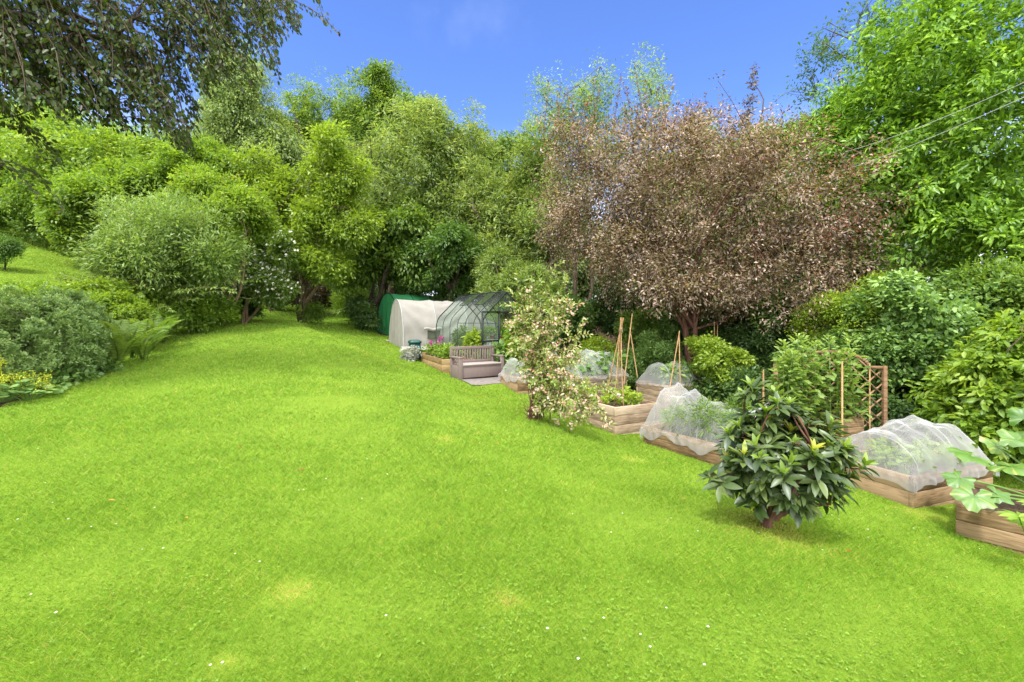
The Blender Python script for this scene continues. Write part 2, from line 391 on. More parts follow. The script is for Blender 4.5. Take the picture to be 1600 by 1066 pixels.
# ------------------------------------------------------------------ trees and shrubs
BG = 'trees closing off the far end of the garden'
def far(name, label, px, py, D, rx, ry, leaf, mat, **k):
    kw = dict(cover=6.0, per=30, twig=1.15, spread=.27, lumps=.36, gap=-.15, gf=1.6, tspan=.8, lf=2.6, trunk=.22, nl=8, ntw=20, twr=.02, maxn=60000)
    kw.update(k); return plant(name, label, 'tree', [(px, py, D, rx, ry)]+kw.pop('more', []), leaf*1.35, mat, base=(px, D), **kw)
# distant row, low, fills the horizon between the nearer trees
for i, (px, py, D, rx, ry, mk, lab) in enumerate([
    (-150, 230, 44, 150, 170, 'mid_green', 'broad mid green tree at the far left edge on the bank'),
    (60, 250, 46, 130, 120, 'deep_green', 'deep green rounded tree showing under the beech branches'),
    (250, 300, 44, 120, 110, 'mid_green', 'mid green tree behind the bright hedge at left'),
    (400, 330, 46, 110, 120, 'deep_green', 'dark tree at the back between the birch and the white rose'),
    (540, 350, 48, 110, 130, 'deep_green', 'dark tree at the very back of the lower lawn'),
    (700, 370, 44, 110, 130, 'dark_green', 'dark shady tree behind the tunnels and greenhouse'),
    (860, 420, 42, 100, 90, 'deep_green', 'low dark tree behind the greenhouse roof'),
    (1010, 430, 40, 110, 90, 'dark_green', 'low dark tree behind the copper plum trunk'),
    (1085, 300, 34, 70, 100, 'mid_green', 'mid green tree glimpsed through the middle of the copper plum'),
    (1180, 400, 40, 120, 110, 'deep_green', 'deep green tree behind the right half of the copper plum'),
    (1400, 380, 38, 160, 150, 'dark_green', 'dark tree hidden behind the laurel')]):
    far('background_tree', lab, px, py, D, rx, ry, .26, M[mk], group=BG, cover=6, twig=2.0, trunk=.25, nl=4, ntw=6)
far('hedge_tree', 'light green hedgerow tree on the grassy bank at far left', 30, 270, 37, 110, 80, .2, M['fresh_green'], more=[(-90, 230, 37, 110, 120), (110, 290, 36, 60, 70)], nl=8, ntw=30)
far('hedge_tree', 'bright green tree just under the drooping beech sprays', 215, 265, 23, 110, 85, .14, M['fresh_green'], more=[(130, 300, 22, 70, 60), (290, 290, 23, 60, 60)], nl=8, ntw=30)
far('olive_tree', 'olive green round topped tree on the skyline left of the willow', 500, 205, 38, 52, 68, .17, M['mid_green'], tbase=.25, split=5, core=.85, more=[(470, 260, 37, 60, 60)])
far('tall_tree', 'tallest open topped tree on the skyline above the tunnels', 600, 215, 31, 50, 85, .16, M['mid_green'], split=5, core=.8, more=[(592, 140, 31, 26, 34), (560, 175, 31, 24, 30), (640, 185, 31, 40, 40)], gap=-.1, cover=4)
# weeping birch
def hang(root, base, rng, bl, cen):
    mb = MB(); sel = cen[rng.choice(len(cen), 170)]
    for c in sel:
        L = rng.uniform(.8, 2.4); n = int(L*26); s = np.sort(rng.random(n))
        sway = rng.normal(size=2)*.25
        P = c+np.c_[sway[0]*s*L*.5, sway[1]*s*L*.5, -s*L]+rng.normal(size=(n, 3))*.05
        D = nrm(np.c_[rng.normal(size=n)*.5, rng.normal(size=n)*.5, -np.ones(n)]); put(mb, P, D, nrm(rng.normal(size=(n, 3))), .13, .06, np.clip(rng.normal(.5, .22, n), 0, 1))
    mb.build('hanging_foliage', M['willow_green'], root, base)
far('weeping_birch', 'weeping birch with hanging curtains of small leaves', 385, 205, 27, 62, 110, .12, M['willow_green'], split=4, core=.85, more=[(430, 235, 27, 46, 70), (375, 130, 27, 40, 45), (350, 200, 27, 35, 60)], asp=.5, droop=1.0, up=-.3, trunk=.2, ntw=30, extra=hang, gap=-.3, cover=3.5)
# willow mass in the middle
far('willow', 'large feathery willow filling the middle of the skyline', 625, 300, 25, 105, 110, .17, M['willow_green'], asp=.28, up=.5, droop=.5, twig=1.2, cover=6.5, core=.8,
    more=[(700, 240, 25, 70, 75), (560, 260, 25, 60, 70), (660, 190, 25, 40, 40), (720, 330, 25, 70, 90)], nl=14, ntw=70, maxn=70000)
far('oak', 'dark open branched tree between the willow and the copper plum', 755, 300, 29, 70, 95, .17, M['mid_green'], more=[(700, 330, 29, 50, 90), (770, 250, 29, 55, 40)], tbase=-.1, gap=.0, cover=3.2, trunk=.3, nl=14, ntw=60, twr=.03)
far('grey_willow', 'pale grey green willow rising beside the copper plum', 795, 345, 23, 60, 100, .17, M['willow_green'], asp=.25, up=.7, droop=.2, twig=1.2, gap=-.15, cover=5.5, core=.8, tbase=.1,
    more=[(832, 275, 23, 36, 62), (790, 410, 22, 60, 60), (850, 370, 22, 45, 70)], nl=12, ntw=50)
far('slender_tree', 'slender upright tree with thin tops showing above the copper plum', 900, 240, 21, 55, 90, .10, M['grey_green'], asp=.4, up=1.0, gap=-.1, cover=1.5, split=0, per=14, trunk=.12, stems=4, nl=14, ntw=60,
    more=[(1010, 190, 21, 45, 70), (850, 190, 21, 25, 55), (930, 150, 21, 25, 35), (870, 330, 21, 50, 80)], tbase=.05)
far('field_maple', 'mid green tree behind the right shoulder of the copper plum', 1190, 270, 19, 70, 70, .15, M['mid_green'], more=[(1150, 360, 19, 80, 80), (1240, 350, 18, 60, 80)])
# pale maple with bare stems in front of the lower lawn
plant('pale_maple', 'light yellow green maple with thin stems beside the stump', 'tree', [(475, 335, 19, 75, 75), (520, 270, 19, 60, 60), (430, 300, 19.5, 55, 60), (495, 412, 18.5, 48, 26), (540, 340, 19, 55, 60)],
    .16, M['yellow_green'], base=(472, 21), fork=(472, 430, 19.8), trunk=.055, stems=3, nl=16, ntw=60, cover=4.0, per=18, twig=.7, gap=-.1, tbase=-.18, maxn=40000, twr=.02)
plant('spreading_maple', 'wide dark maple with pale leaf tips over the green tunnel', 'tree', [(590, 375, 23.1, 85, 40), (660, 365, 23.6, 75, 42), (535, 408, 22.6, 50, 26), (620, 350, 24.1, 80, 40), (545, 425, 23.1, 40, 14), (620, 412, 22.8, 70, 14), (680, 400, 24.1, 50, 18)],
    .23, M['mid_green'], base=(572, 24.5), fork=(595, 425, 23.5), trunk=.13, stems=4, nl=16, ntw=60, cover=4.5, per=16, twig=1.0, gap=-.1, flat=1.4, up=-.15, droop=.55, maxn=40000, sspread=.5, twr=.02)
plant('holly', 'dark glossy evergreen behind the polytunnels', 'tree', [(715, 405, 22, 65, 55), (765, 390, 23, 55, 60), (690, 440, 22, 60, 30)], .16, M['deep_green'], trunk=.2, base=(690, 23), cover=5, gap=-.2)
plant('woodland_shrub', 'pale feathery shrub behind the greenhouse', 'shrub', [(800, 440, 19, 45, 45), (850, 450, 18, 45, 40), (770, 420, 20, 40, 40)], .15, M['willow_green'], asp=.3, base=(810, 19), cover=4.5, trunk=.05, stems=3)
# left side
plant('bank_shrub', 'dark clipped shrub on the upper lawn at the left edge', 'shrub', [(4, 386, 22, 24, 20)], .09, M['deep_green'], base=(4, 22), cover=5, gap=-1, trunk=.04)
plant('hedge', 'rough green hedge along the top of the grassy bank', 'hedge', [(20, 335, 31, 70, 22), (100, 350, 30, 50, 25), (-60, 320, 32, 60, 28), (150, 372, 28, 50, 28)], .16, M['mid_green'], base=(60, 31), cover=5, gap=-.6)
plant('hedge_shrub', 'bright green shrub on the bank below the beech branches', 'shrub', [(70, 305, 30, 75, 45), (10, 325, 31, 55, 30), (140, 340, 27, 55, 45)], .17, M['fresh_green'], base=(80, 30), cover=5.0, gap=-.2, tbase=-.05)
def sprays(root, base, rng, bl, cen):
    mb = MB(); tw_ = MB(); b0 = np.array(base)+[.4, .3, .9]
    for k in range(95):
        a = rng.uniform(0, 6.283); L = rng.uniform(1.4, 2.9); el = rng.uniform(.35, 1.35); d = np.array([math.cos(a)*math.cos(el)*1.25+.25, math.sin(a)*math.cos(el), math.sin(el)]); n = 40; t = np.linspace(0, 1, n)
        p = b0+rng.normal(size=3)*[.4, .3, .15]+d*(t*L)[:, None]-np.array([0, 0, 1])*(t**2*L*.32)[:, None]; tw_.tube(p[::5], np.linspace(.013, .003, len(p[::5])), 4, rng.random())
        m = 46; s_ = rng.uniform(.35, 1, m); q = np.stack([np.interp(s_, t, p[:, i]) for i in range(3)], 1); ax = nrm(p[-1]-p[n//2]); sd_ = nrm(rng.normal(size=(m, 3)))
        put(mb, q, nrm(sd_*.7+ax*.7-np.array([0, 0, .15])), nrm(rng.normal(size=(m, 3))*.5+[0, 0, .8]), .16*(1.2-.5*s_), .036, np.clip(rng.normal(.68, .2, m), 0, 1))
    mb.build('spray_foliage', M['grey_green'], root, base); tw_.build('arching_stems', bark_pale, root, base, kind='stuff')
plant('buddleia', 'arching grey green buddleia with bare brown stems', 'shrub', [(245, 390, 13.5, 80, 50), (185, 405, 13, 35, 40), (300, 370, 14, 60, 55), (335, 405, 13.8, 40, 40), (260, 335, 14.5, 55, 35), (205, 350, 14, 40, 32), (275, 425, 14.2, 60, 35)], .15, M['grey_green'], asp=.24, up=.7, droop=.25, twig=.9, split=7, core=.5, shell=1.3, lumps=.45, per=18,
    base=(185, 13.6), fork=(195, 440, 13.5), trunk=.06, stems=5, sspread=.35, barkm=bark_pale, nl=20, ntw=160, cover=2.3, gap=.0, extra=sprays, twr=.012, maxn=50000)
def redtips(root, base, rng, bl, cen):
    mb = MB(); sel = cen[rng.choice(len(cen), 60)]
    for c in sel:
        n = 9; P = c+rng.normal(size=(n, 3))*.10; put(mb, P, nrm(rng.normal(size=(n, 3))+[0, 0, .4]), nrm(rng.normal(size=(n, 3))+[0, 0, .5]), .11, .05, np.clip(rng.normal(.55, .2, n), 0, 1))
    mb.build('red_shoots', M['plum_red'], root, base, kind='stuff')
plant('photinia', 'vivid green shrub flecked with red young leaves', 'shrub', [(375, 330, 15.5, 55, 55), (340, 300, 16, 50, 45), (395, 335, 15.5, 40, 35), (345, 380, 15, 40, 40), (290, 310, 16, 40, 35)], .12, M['fresh_green'], base=(345, 16.5), trunk=.06, stems=3, cover=5, tbase=.1, extra=redtips, maxn=50000, barkm=bark_pale)
white_m = leafmat('white_petal', [(0, (.55, .52, .47)), (1, (.85, .84, .78))], trans=.3, gloss=.03, bright=1)
pink_m = leafmat('pink_petal', [(0, (.45, .10, .28)), (1, (.8, .45, .60))], trans=.35, gloss=.03, bright=1)
def flowers(name, mat, cnt, size, per=5, spreadf=1.0, low=-9, front=True, scatter=.04):
    def f(root, base, rng, bl, cen):
        mb = MB(); c = cen
        if front: c = c[c[:, 1] < np.median(c[:, 1])+.0]
        sel = c[rng.choice(len(c), cnt)]+rng.normal(size=(cnt, 3))*scatter*4
        for q in sel:
            n = per; a = np.arange(n)/n*6.283+rng.random()*6; ax = nrm(np.array([rng.normal()*.5, -1+rng.normal()*.4, .5+rng.normal()*.3]))
            u = nrm(np.cross(ax, [0, 0, 1.])); v = np.cross(ax, u); D = np.cos(a)[:, None]*u+np.sin(a)[:, None]*v+ax*.35
            put(mb, np.repeat(q[None], n, 0), nrm(D), np.repeat(ax[None], n, 0), size, size*.8, rng.random(), DIA)
        mb.build(name, mat, root, base, kind='stuff')
    return f
plant('white_rose', 'rambling rose smothered in small white flowers', 'shrub', [(412, 430, 17.3, 42, 34), (436, 452, 17.3, 24, 18), (388, 420, 17.3, 30, 30), (442, 392, 17.6, 18, 30)], .12, M['mid_green'], base=(385, 17.8), cover=5, extra=flowers('blossom', white_m, 900, .06), trunk=.06, stems=3, barkm=bark_pale)
plant('tall_shrub', 'tall leafy green shrub rising behind the buddleia', 'shrub', [(200, 300, 17.5, 80, 60), (130, 350, 17, 50, 60), (280, 290, 18, 70, 60), (330, 260, 19, 60, 50)], .14, M['fresh_green'], base=(210, 18), cover=4.5, tbase=-.1, trunk=.07, stems=4, nl=10, ntw=50)
plant('tall_shrub', 'mid green shrub filling in between the photinia and the pale maple', 'shrub', [(430, 345, 31.5, 60, 70), (400, 280, 32, 60, 60)], .15, M['mid_green'], base=(425, 32.5), cover=4.5, tbase=.1, trunk=.06, stems=3)
plant('shade_shrub', 'dark shrub in the shadow behind the border planting', 'shrub', [(340, 455, 18, 50, 25), (300, 460, 16.5, 45, 25), (375, 470, 19, 40, 22)], .13, M['dark_green'], base=(340, 18), cover=5)
plant('back_shrub', 'dark purple shrub at the back of the lower lawn', 'shrub', [(470, 455, 33, 30, 24), (510, 462, 33, 40, 18), (430, 455, 34, 30, 30)], .2, M['plum_leaf'], base=(470, 33), cover=5, tbase=-.4)
plant('grass_clump', 'clump of pale long grass at the back of the lower lawn', 'grass clump', [(548, 470, 27, 26, 24)], .5, M['fresh_green'], asp=.07, up=1.2, droop=.3, base=(548, 27), cover=5, twig=.5, gap=-1, tbase=.0)
plant('shade_shrub', 'dark low shrub to the left of the green tunnel', 'shrub', [(575, 492, 21.5, 24, 18), (560, 480, 23, 20, 18)], .14, M['dark_green'], base=(573, 21.5), cover=5, tbase=.1)
plant('hedge', 'dark hedge closing the far side of the lower lawn', 'hedge', [(330, 440, 40, 60, 40), (430, 440, 40, 60, 38), (530, 440, 39, 60, 38), (620, 440, 37, 60, 45), (230, 430, 40, 60, 45)], .22, M['dark_green'], base=(450, 40), cover=5, gap=-1, maxn=30000)
# stump with a bright shrub at its foot
SEED[0] += 1; rng = np.random.default_rng(77)
b = onground(476, 21); st = empty('tree_stump', b, 'forked bare trunk with leafy shoots at its foot in the lawn', 'tree')
mb = MB(); limb(mb, rng, b-[0, 0, .2], W(470, 430, 20.8), .13, .07, .05, 8, 8); limb(mb, rng, W(476, 478, 20.95), W(498, 445, 20.6), .10, .06, .05, 6, 8); mb.build('trunk', bark_pale, st, b, smooth=True)
mb = MB(); crown(mb, rng, [(W(482, 487, 20.7), np.array([.5, .5, .42]))], .13, cover=5); mb.build('shoots', M['mid_green'], st, b)

# copper plum
def plumred(root, base, rng, bl, cen):
    mb = MB(); m = (cen[:, 0] > W(1250, 0, 11.5)[0]) & (cen[:, 2] > 3.2) | (cen[:, 2] > 7.4)
    c = cen[m]; sel = c[rng.choice(len(c), min(150, len(c)*2))]
    for q in sel:
        n = 9; P = q+rng.normal(size=(n, 3))*.13; put(mb, P, nrm(rng.normal(size=(n, 3))+[0, 0, .5]), nrm(rng.normal(size=(n, 3))+[0, -.3, .4]), .085, .045, np.clip(rng.normal(.55, .22, n), 0, 1))
    mb.build('red_shoots', M['plum_red'], root, base, kind='stuff')
    mb = MB(); tw_ = MB()
    for k in range(75):       # thin upright shoots standing out of the crown
        px = rng.choice([1020, 1045, 1080, 990, 900, 880, 1130, 1200, 1260])+rng.normal()*22; py = (222 if px < 1100 else 235)+rng.normal()*16; L = rng.uniform(.5, 1.6)*(1.1 if px < 1100 else .6); q0 = W(px, py, 13+rng.normal()*.5); dv_ = nrm(np.array([rng.normal()*.22, rng.normal()*.2, 1])); n = int(26*L); t = np.sort(rng.random(n))
        q = q0+dv_*(t*L)[:, None]; tw_.tube(q0+dv_*np.linspace(0, L, 5)[:, None], np.linspace(.008, .003, 5), 4, rng.random()); a = rng.random(n)*6.28
        put(mb, q, nrm(np.c_[np.cos(a), np.sin(a), np.full(n, .7)]), nrm(rng.normal(size=(n, 3))), .085, .04, np.clip(rng.normal(.4, .25, n), 0, 1))
    mb.build('top_foliage', M['plum_leaf'], root, base); tw_.build('twigs', bark_red, root, base, kind='stuff')
    tw_ = MB()
    for c in cen[rng.choice(len(cen), 520)]:       # the tangle of fine pale twigs seen all through the crown
        d = nrm(rng.normal(size=3)*[1, 1, .7]+[0, 0, .2]); L = rng.uniform(.3, .9); tw_.tube([c-d*L*.5, c+rng.normal(size=3)*.04, c+d*L*.5-[0, 0, L*.08]], [.006, .005, .002], 4, rng.random())
    tw_.build('fine_twigs', bark_pale, root, base, kind='stuff')
plant('copper_plum', 'spreading purple plum tree with bronze pink leaves and tangled twigs', 'tree',
    [(1070, 310, 13, 185, 115), (960, 290, 13.5, 120, 110), (1180, 325, 12.5, 150, 100), (1280, 395, 11.8, 95, 75), (990, 400, 12.5, 130, 75), (1150, 420, 12, 160, 65), (1020, 215, 13.5, 80, 50), (890, 235, 13.5, 55, 70), (1140, 240, 13, 80, 45), (1230, 455, 11.5, 120, 42), (920, 350, 13, 90, 90), (1075, 450, 12, 140, 34), (1210, 478, 11.5, 110, 28), (1100, 260, 12.6, 110, 70)],
    .085, M['plum_leaf'], base=(1082, 13), fork=(1075, 470, 13), trunk=.10, stems=2, sspread=.15, split=5, core=.9, nl=30, ntw=800, cover=1.75, outl=.22, per=20, twig=.7, spread=.26, gap=-.45, gf=2.4, shell=1.7, lumps=.2, asp=.42, maxn=110000, tspan=.85, extra=plumred, barkm=bark_red, twr=.010, flat=.4)

# laurel at the right
plant('laurel', 'huge glossy green laurel towering over the right side', 'tree',
    [(1470, 230, 12, 170, 180), (1620, 180, 10.5, 170, 230), (1350, 290, 13, 105, 115), (1430, 120, 12.5, 110, 110), (1560, 380, 10.5, 140, 80), (1270, 330, 13.5, 50, 70), (1520, 40, 12, 120, 80), (1700, 380, 10, 120, 90), (1600, 300, 11.2, 100, 150), (1400, 260, 13, 110, 130), (1295, 240, 13.5, 75, 60), (1340, 180, 13.3, 70, 70)],
    .15, M['laurel_green'], base=(1560, 12.5), split=9, core=.82, fork=(1540, 420, 12), trunk=.22, nl=0, ntw=0, cover=8, per=22, twig=.7, spread=.22, tpl=OVAL, asp=.42, up=.15, droop=.3, lumps=.2, gap=-.25, gf=1.8, outl=.06, shell=3.5, maxn=90000, flat=1.0, tspan=.55, lf=2.8)
plant('twiggy_tree', 'thin dark twigs of a small leaved tree behind the laurel top', 'tree', [(1335, 75, 15, 70, 50), (1400, 20, 15, 80, 40), (1275, 95, 15, 30, 30), (1300, 140, 15, 60, 25)], .12, M['deep_green'], base=(1500, 15), fork=(1480, 200, 15), trunk=.10, cover=.42, gap=-.2, twig=.45, split=0, nl=14, ntw=90, per=12, twr=.012, tbase=-.2)
plant('twiggy_tree', 'single thin leafy shoot standing up above the copper plum', 'tree', [(1176, 135, 13, 4, 30), (1168, 175, 13, 6, 22), (1152, 200, 13, 14, 12)], .085, M['plum_leaf'], base=(1170, 14), fork=(1160, 260, 13), trunk=.06, cover=1.5, gap=-1, per=6, twig=.2, split=0, nl=3, ntw=14, twr=.008, tbase=-.2)
# under the plum and along the right boundary
U = 'shrubs in the shade behind the vegetable beds'
for px, py, D, rx, ry, lf, mk, lab in [
    (890, 500, 16.5, 40, 45, .12, 'deep_green', 'deep green shrub behind the flowering weigela'),
    (935, 545, 14.2, 32, 22, .09, 'yellow_green', 'low lime green shrub between two netted beds'),
    (985, 470, 17, 65, 55, .12, 'dark_green', 'dark shrub left of the plum trunk'),
    (1060, 520, 14.5, 60, 40, .10, 'deep_green', 'bushy shrub at the foot of the plum'),
    (1005, 520, 14.5, 40, 35, .10, 'mid_green', 'mid green shrub behind the bamboo wigwam'),
    (1150, 480, 14.5, 75, 60, .11, 'dark_green', 'dark shrub under the right branches of the plum'),
    (1190, 545, 12.2, 60, 60, .10, 'dark_green', 'dark evergreen behind the pea plants'),
    (1225, 480, 12, 55, 45, .11, 'deep_green', 'dark shrub left of the golden privet'),
    (1150, 600, 11, 60, 30, .09, 'dark_green', 'low dark foliage behind the long netted bed'),
    (1420, 640, 8.9, 90, 60, .10, 'dark_green', 'dark undergrowth behind the trellis post'),
    (1300, 420, 16, 60, 60, .13, 'deep_green', 'dark tall shrub filling the gap between the plum and the laurel'),
    (1120, 520, 17, 70, 60, .13, 'mid_green', 'mid green bush seen past the plum trunk'),
    (1330, 560, 10.2, 90, 60, .10, 'deep_green', 'deep green bush behind the trellis arch')]:
    plant('understory_shrub', lab, 'shrub', [(px, py, D, rx, ry), (px+rx*.4, py+ry*.4, D+.3, rx*.7, ry*.7)], lf, M[mk], base=(px, D), cover=4.5, twig=.4, gap=-.3, trunk=.03, stems=3, nl=6, ntw=15, group=U)
plant('blue_shrub', 'feathery blue green shrub between the two back beds', 'shrub', [(1010, 560, 13, 45, 38), (1045, 585, 13, 30, 25), (985, 565, 13.2, 30, 30)], .08, M['blue_green'], asp=.3, base=(1015, 13), cover=4.5, twig=.35, gap=-.3, up=.8)
plant('golden_privet', 'small leaved golden green privet under the plum', 'shrub', [(1310, 510, 10.3, 55, 42), (1350, 480, 10.3, 45, 45), (1290, 490, 10.6, 30, 25)], .07, M['yellow_green'], tbase=-.1, base=(1320, 10.4), cover=4.5, twig=.35, gap=-.2, up=.5, trunk=.03, stems=4)
plant('lilac', 'lilac bush with rounded blue green leaves and pale top shoots', 'shrub', [(1440, 500, 9.2, 85, 75), (1500, 480, 9.4, 60, 60), (1400, 470, 9.4, 55, 50), (1470, 570, 9, 85, 55), (1390, 560, 9.2, 50, 50)], .115, M['blue_green'], tpl=OVAL, asp=.6, base=(1450, 9.4), cover=4.5, twig=.4, gap=-.15, up=.5, trunk=.035, stems=5, barkm=bark_pale, nl=14, ntw=50)
def tops(root, base, rng, bl, cen):
    c = cen[cen[:, 2] > np.quantile(cen[:, 2], .72)]; sel = c[rng.choice(len(c), 60)]
    for q in sel:
        mb = MB(); n = 9; s = np.linspace(0, 1, n); P = q+np.c_[rng.normal()*.12*s, rng.normal()*.12*s, s*.4]; a = np.arange(n)*2.4
        put(mb, P, nrm(np.c_[np.cos(a), np.sin(a), np.full(n, .5)]), nrm(np.c_[-np.cos(a)*.4, -np.sin(a)*.4, np.ones(n)]), .085*(1.1-.5*s), .05*(1.1-.5*s), np.clip(rng.normal(.55, .2, n), 0, 1), OVAL); mb.tube(P, .006, 5, .5)
        mb.build('top_shoot', M['fresh_green'], root, base)
plant('lilac', 'tall green shrub with upright pale shoots against the laurel shade', 'shrub', [(1540, 455, 9, 50, 45), (1590, 470, 8.6, 40, 50), (1570, 520, 8.8, 50, 45)], .10, M['mid_green'], tpl=OVAL, asp=.5, base=(1560, 9), cover=4, gap=-.1, up=.6, trunk=.03, stems=4, extra=tops)
plant('dogwood', 'fresh green shrub with large pointed leaves at the right edge', 'shrub', [(1560, 590, 7.2, 85, 65), (1620, 560, 6.9, 90, 75), (1500, 640, 7.3, 50, 45), (1590, 660, 7, 90, 50)], .13, M['fresh_green'], tpl=OVAL, asp=.5, base=(1580, 7.6), cover=4.5, twig=.4, gap=-.1, up=.1, droop=.5, flat=1.2, trunk=.03, stems=4, tbase=.06)

# copper beech hanging in from the left
def beech():
    rng = np.random.default_rng(12); bx = np.array([-10.5, 3.5, Gs(-10.5, 3.5)])
    root = empty('copper_beech', bx, 'copper beech reaching in at top left with hanging dark leafy sprays', 'tree')
    tb = MB(); lm = MB()
    top = bx+np.array([.3, .2, 8.5]); tp = limb(tb, rng, bx-[0, 0, .3], top, .5, .2, .02, 10, 12)
    env = lambda x: np.interp(x, [-150, 0, 100, 200, 300, 330, 420, 440, 525, 560], [190, 175, 185, 205, 240, 130, 120, 60, 30, 0])
    sp = []
    for (x0, y0, x1, y1) in [(150,60,290,235),(205,40,300,243),(60,90,240,165),(330,10,405,115),(385,0,436,122),(440,-5,526,48),(400,-20,430,100),(250,60,345,132),(0,60,130,175),(-20,150,92,262),(-10,170,70,250),(-30,190,85,240),(-20,250,100,330),(-30,260,60,310),
                              (20,100,150,200),(310,20,370,135),(280,0,330,150),(455,-20,505,30),(420,-10,470,40),(380,-30,420,40),(180,20,262,220),(100,100,200,205),(220,100,285,215),(240,60,300,200)]:
        sp.append((x0, y0, x1, y1))
    while len(sp) < 440:
        x1 = rng.uniform(-140, 470); lim = env(x1); y1 = lim*(1-rng.random()**1.7*1.15)
        L = rng.uniform(90, 190); a = rng.normal(.95, .25)
        sp.append((x1-L*math.cos(a), y1-L*math.sin(a), x1, y1))
    starts = []
    for k, (x0, y0, x1, y1) in enumerate(sp):
        D = np.interp(x1, [-150, 100, 500], [6.2, 7.0, 8.2])+rng.uniform(-.8, .8)
        a = W(x0, y0, D+.25); b = W(x1, y1, D-.1); n = 7; t = np.linspace(0, 1, n)[:, None]
        L = np.linalg.norm(b-a); p = a+(b-a)*t+np.array([0, 0, 1])*L*.13*np.sin(math.pi*t)+rng.normal(size=3)*L*.06*np.sin(math.pi*t)
        tb.tube(p, np.linspace(.011, .003, n), 4, rng.random()); starts.append(p[0])
        nl = int(46*L/1.4); s = rng.random(nl)**.8
        q = np.stack([np.interp(s, t[:, 0], p[:, i]) for i in range(3)], 1); ax = nrm(b-a)
        side = nrm(np.cross(ax, [0, 0, 1.]))*np.where(rng.random(nl) < .5, 1, -1)[:, None]
        out = side*rng.uniform(0, .16, nl)[:, None]*(1.15-s)[:, None]
        P = q+out+rng.normal(size=(nl, 3))*.03
        Dr = nrm(ax*.7+side*.6+rng.normal(size=(nl, 3))*.25+np.array([0, 0, -.5])); N = nrm(np.array([0, 0, .8])+rng.normal(size=(nl, 3))*.5)
        tt = np.clip(rng.normal(.42, .26, nl)+(.14 if rng.random() < .25 else 0)+(.18 if x1 > 330 else 0)*(rng.random(nl) < .5), 0, 1)
        LL = .088*rng.uniform(.65, 1.25, nl); put(lm, P, Dr, N, LL, LL*.6, tt, OVAL)
    starts = np.array(starts); hubs = []
    for k in range(18):
        c = starts[rng.integers(len(starts))]+np.array([0, 0, .15]); h = limb(tb, rng, tp[4+k % 5], c, .13, .02, .05, 10, 6, .1); hubs.append(h[3:])
    hubs = np.concatenate(hubs)
    for c in starts:
        h = hubs[np.argmin(np.linalg.norm(hubs-c, axis=1))]; limb(tb, rng, h, c, .018, .01, .08, 5, 4, .08)
    tb.build('trunk', bark, root, bx, smooth=True); lm.build('crown', M['beech_leaf'], root, bx)
beech()

# ------------------------------------------------------------------ border on the left
def frond(mb, rng, base, az, L, el, tint):
    n = 16; s = np.linspace(0, 1, n); d = np.array([math.cos(az), math.sin(az), 0])
    ang = el-s*s*el*.9; st = np.c_[np.cos(ang)[:, None]*d[None, :2], np.sin(ang)]*L/(n-1)
    p = base+np.cumsum(st, 0); tan = nrm(st); side = nrm(np.cross(tan, [0, 0, 1.])); up = np.cross(side, tan)
    mb.tube(p, np.linspace(.007, .002, n), 4, .15)
    k = 3; ps = np.repeat(p[2:], k, 0)+np.repeat(st[2:], k, 0)*np.tile(np.arange(k)/k, n-2)[:, None]; ss = np.repeat(s[2:], k)
    wl = .19*L*np.sin(math.pi*np.clip(ss, .08, .97))**.8
    for sg in (1, -1):
        D = nrm(np.repeat(side[2:], k, 0)*sg+np.repeat(tan[2:], k, 0)*.35+rng.normal(size=(len(ps), 3))*.06-np.array([0, 0, .15]))
        put(mb, ps, D, np.repeat(up[2:], k, 0)+rng.normal(size=(len(ps), 3))*.1, wl, L*.026, np.clip(tint+rng.normal(size=len(ps))*.12, 0, 1))
def fern(label, px, D, L, nf, dz=0):
    SEED[0] += 1; rng = np.random.default_rng(SEED[0]); b = onground(px, D)
    root = empty('fern', b, label, 'fern', 'ferns along the left border'); mb = MB()
    for i in range(nf): frond(mb, rng, b+np.r_[rng.normal(size=2)*.05, 0], i/nf*6.283+rng.normal()*.2, .84*L*rng.uniform(.75, 1.15), rng.uniform(1.1, 1.5), rng.uniform(.4, .95))
    mb.build('fronds', M['mid_green'], root, b)
for a in [('large fern with arching fronds beside the rounded grey green bush', 178, 9.4, 1.37, 15), ('fern behind the largest fern at the lawn edge', 210, 10.6, 1.30, 13), ('fern with the palest fronds in the middle of the border', 232, 11.6, 1.30, 14),
          ('small fern spilling on to the lawn below the pink flowers', 222, 10.4, 0.91, 12), ('fern nearest the far end of the border', 258, 13.2, 1.17, 12), ('low fern tucked against the rounded bush', 150, 9.8, 1.17, 11)]: fern(*a)
LM('hebe_leaf', (.10,.19,.042), (.185,.31,.07), (.30,.45,.115), trans=.25, gloss=.03)
plant('hebe', 'large rounded grey green bush at the left edge of the lawn', 'shrub', [(35, 533, 8.4, 105, 72), (95, 520, 8.9, 55, 66), (-40, 545, 8.2, 80, 70), (70, 500, 9.2, 60, 30), (105, 558, 8.5, 34, 34)], .05, M['hebe_leaf'], asp=.5, cover=9.0, per=30, twig=.09, spread=.5, shell=6, lumps=.07, lf=7, gap=-.75, gf=2.2, up=.6, droop=0, base=(35, 8.5), split=0, outl=0, maxn=170000, trunk=.05, stems=5, flat=.5)
plant('border_plant', 'yellow green leafy clump behind the rounded bush', 'plant', [(60, 458, 14, 70, 11), (0, 460, 13, 50, 12), (130, 462, 13.2, 45, 22), (20, 468, 11.5, 40, 18)], .13, M['fresh_green'], cover=4.5, base=(50, 14), gap=-.3, twig=.4)
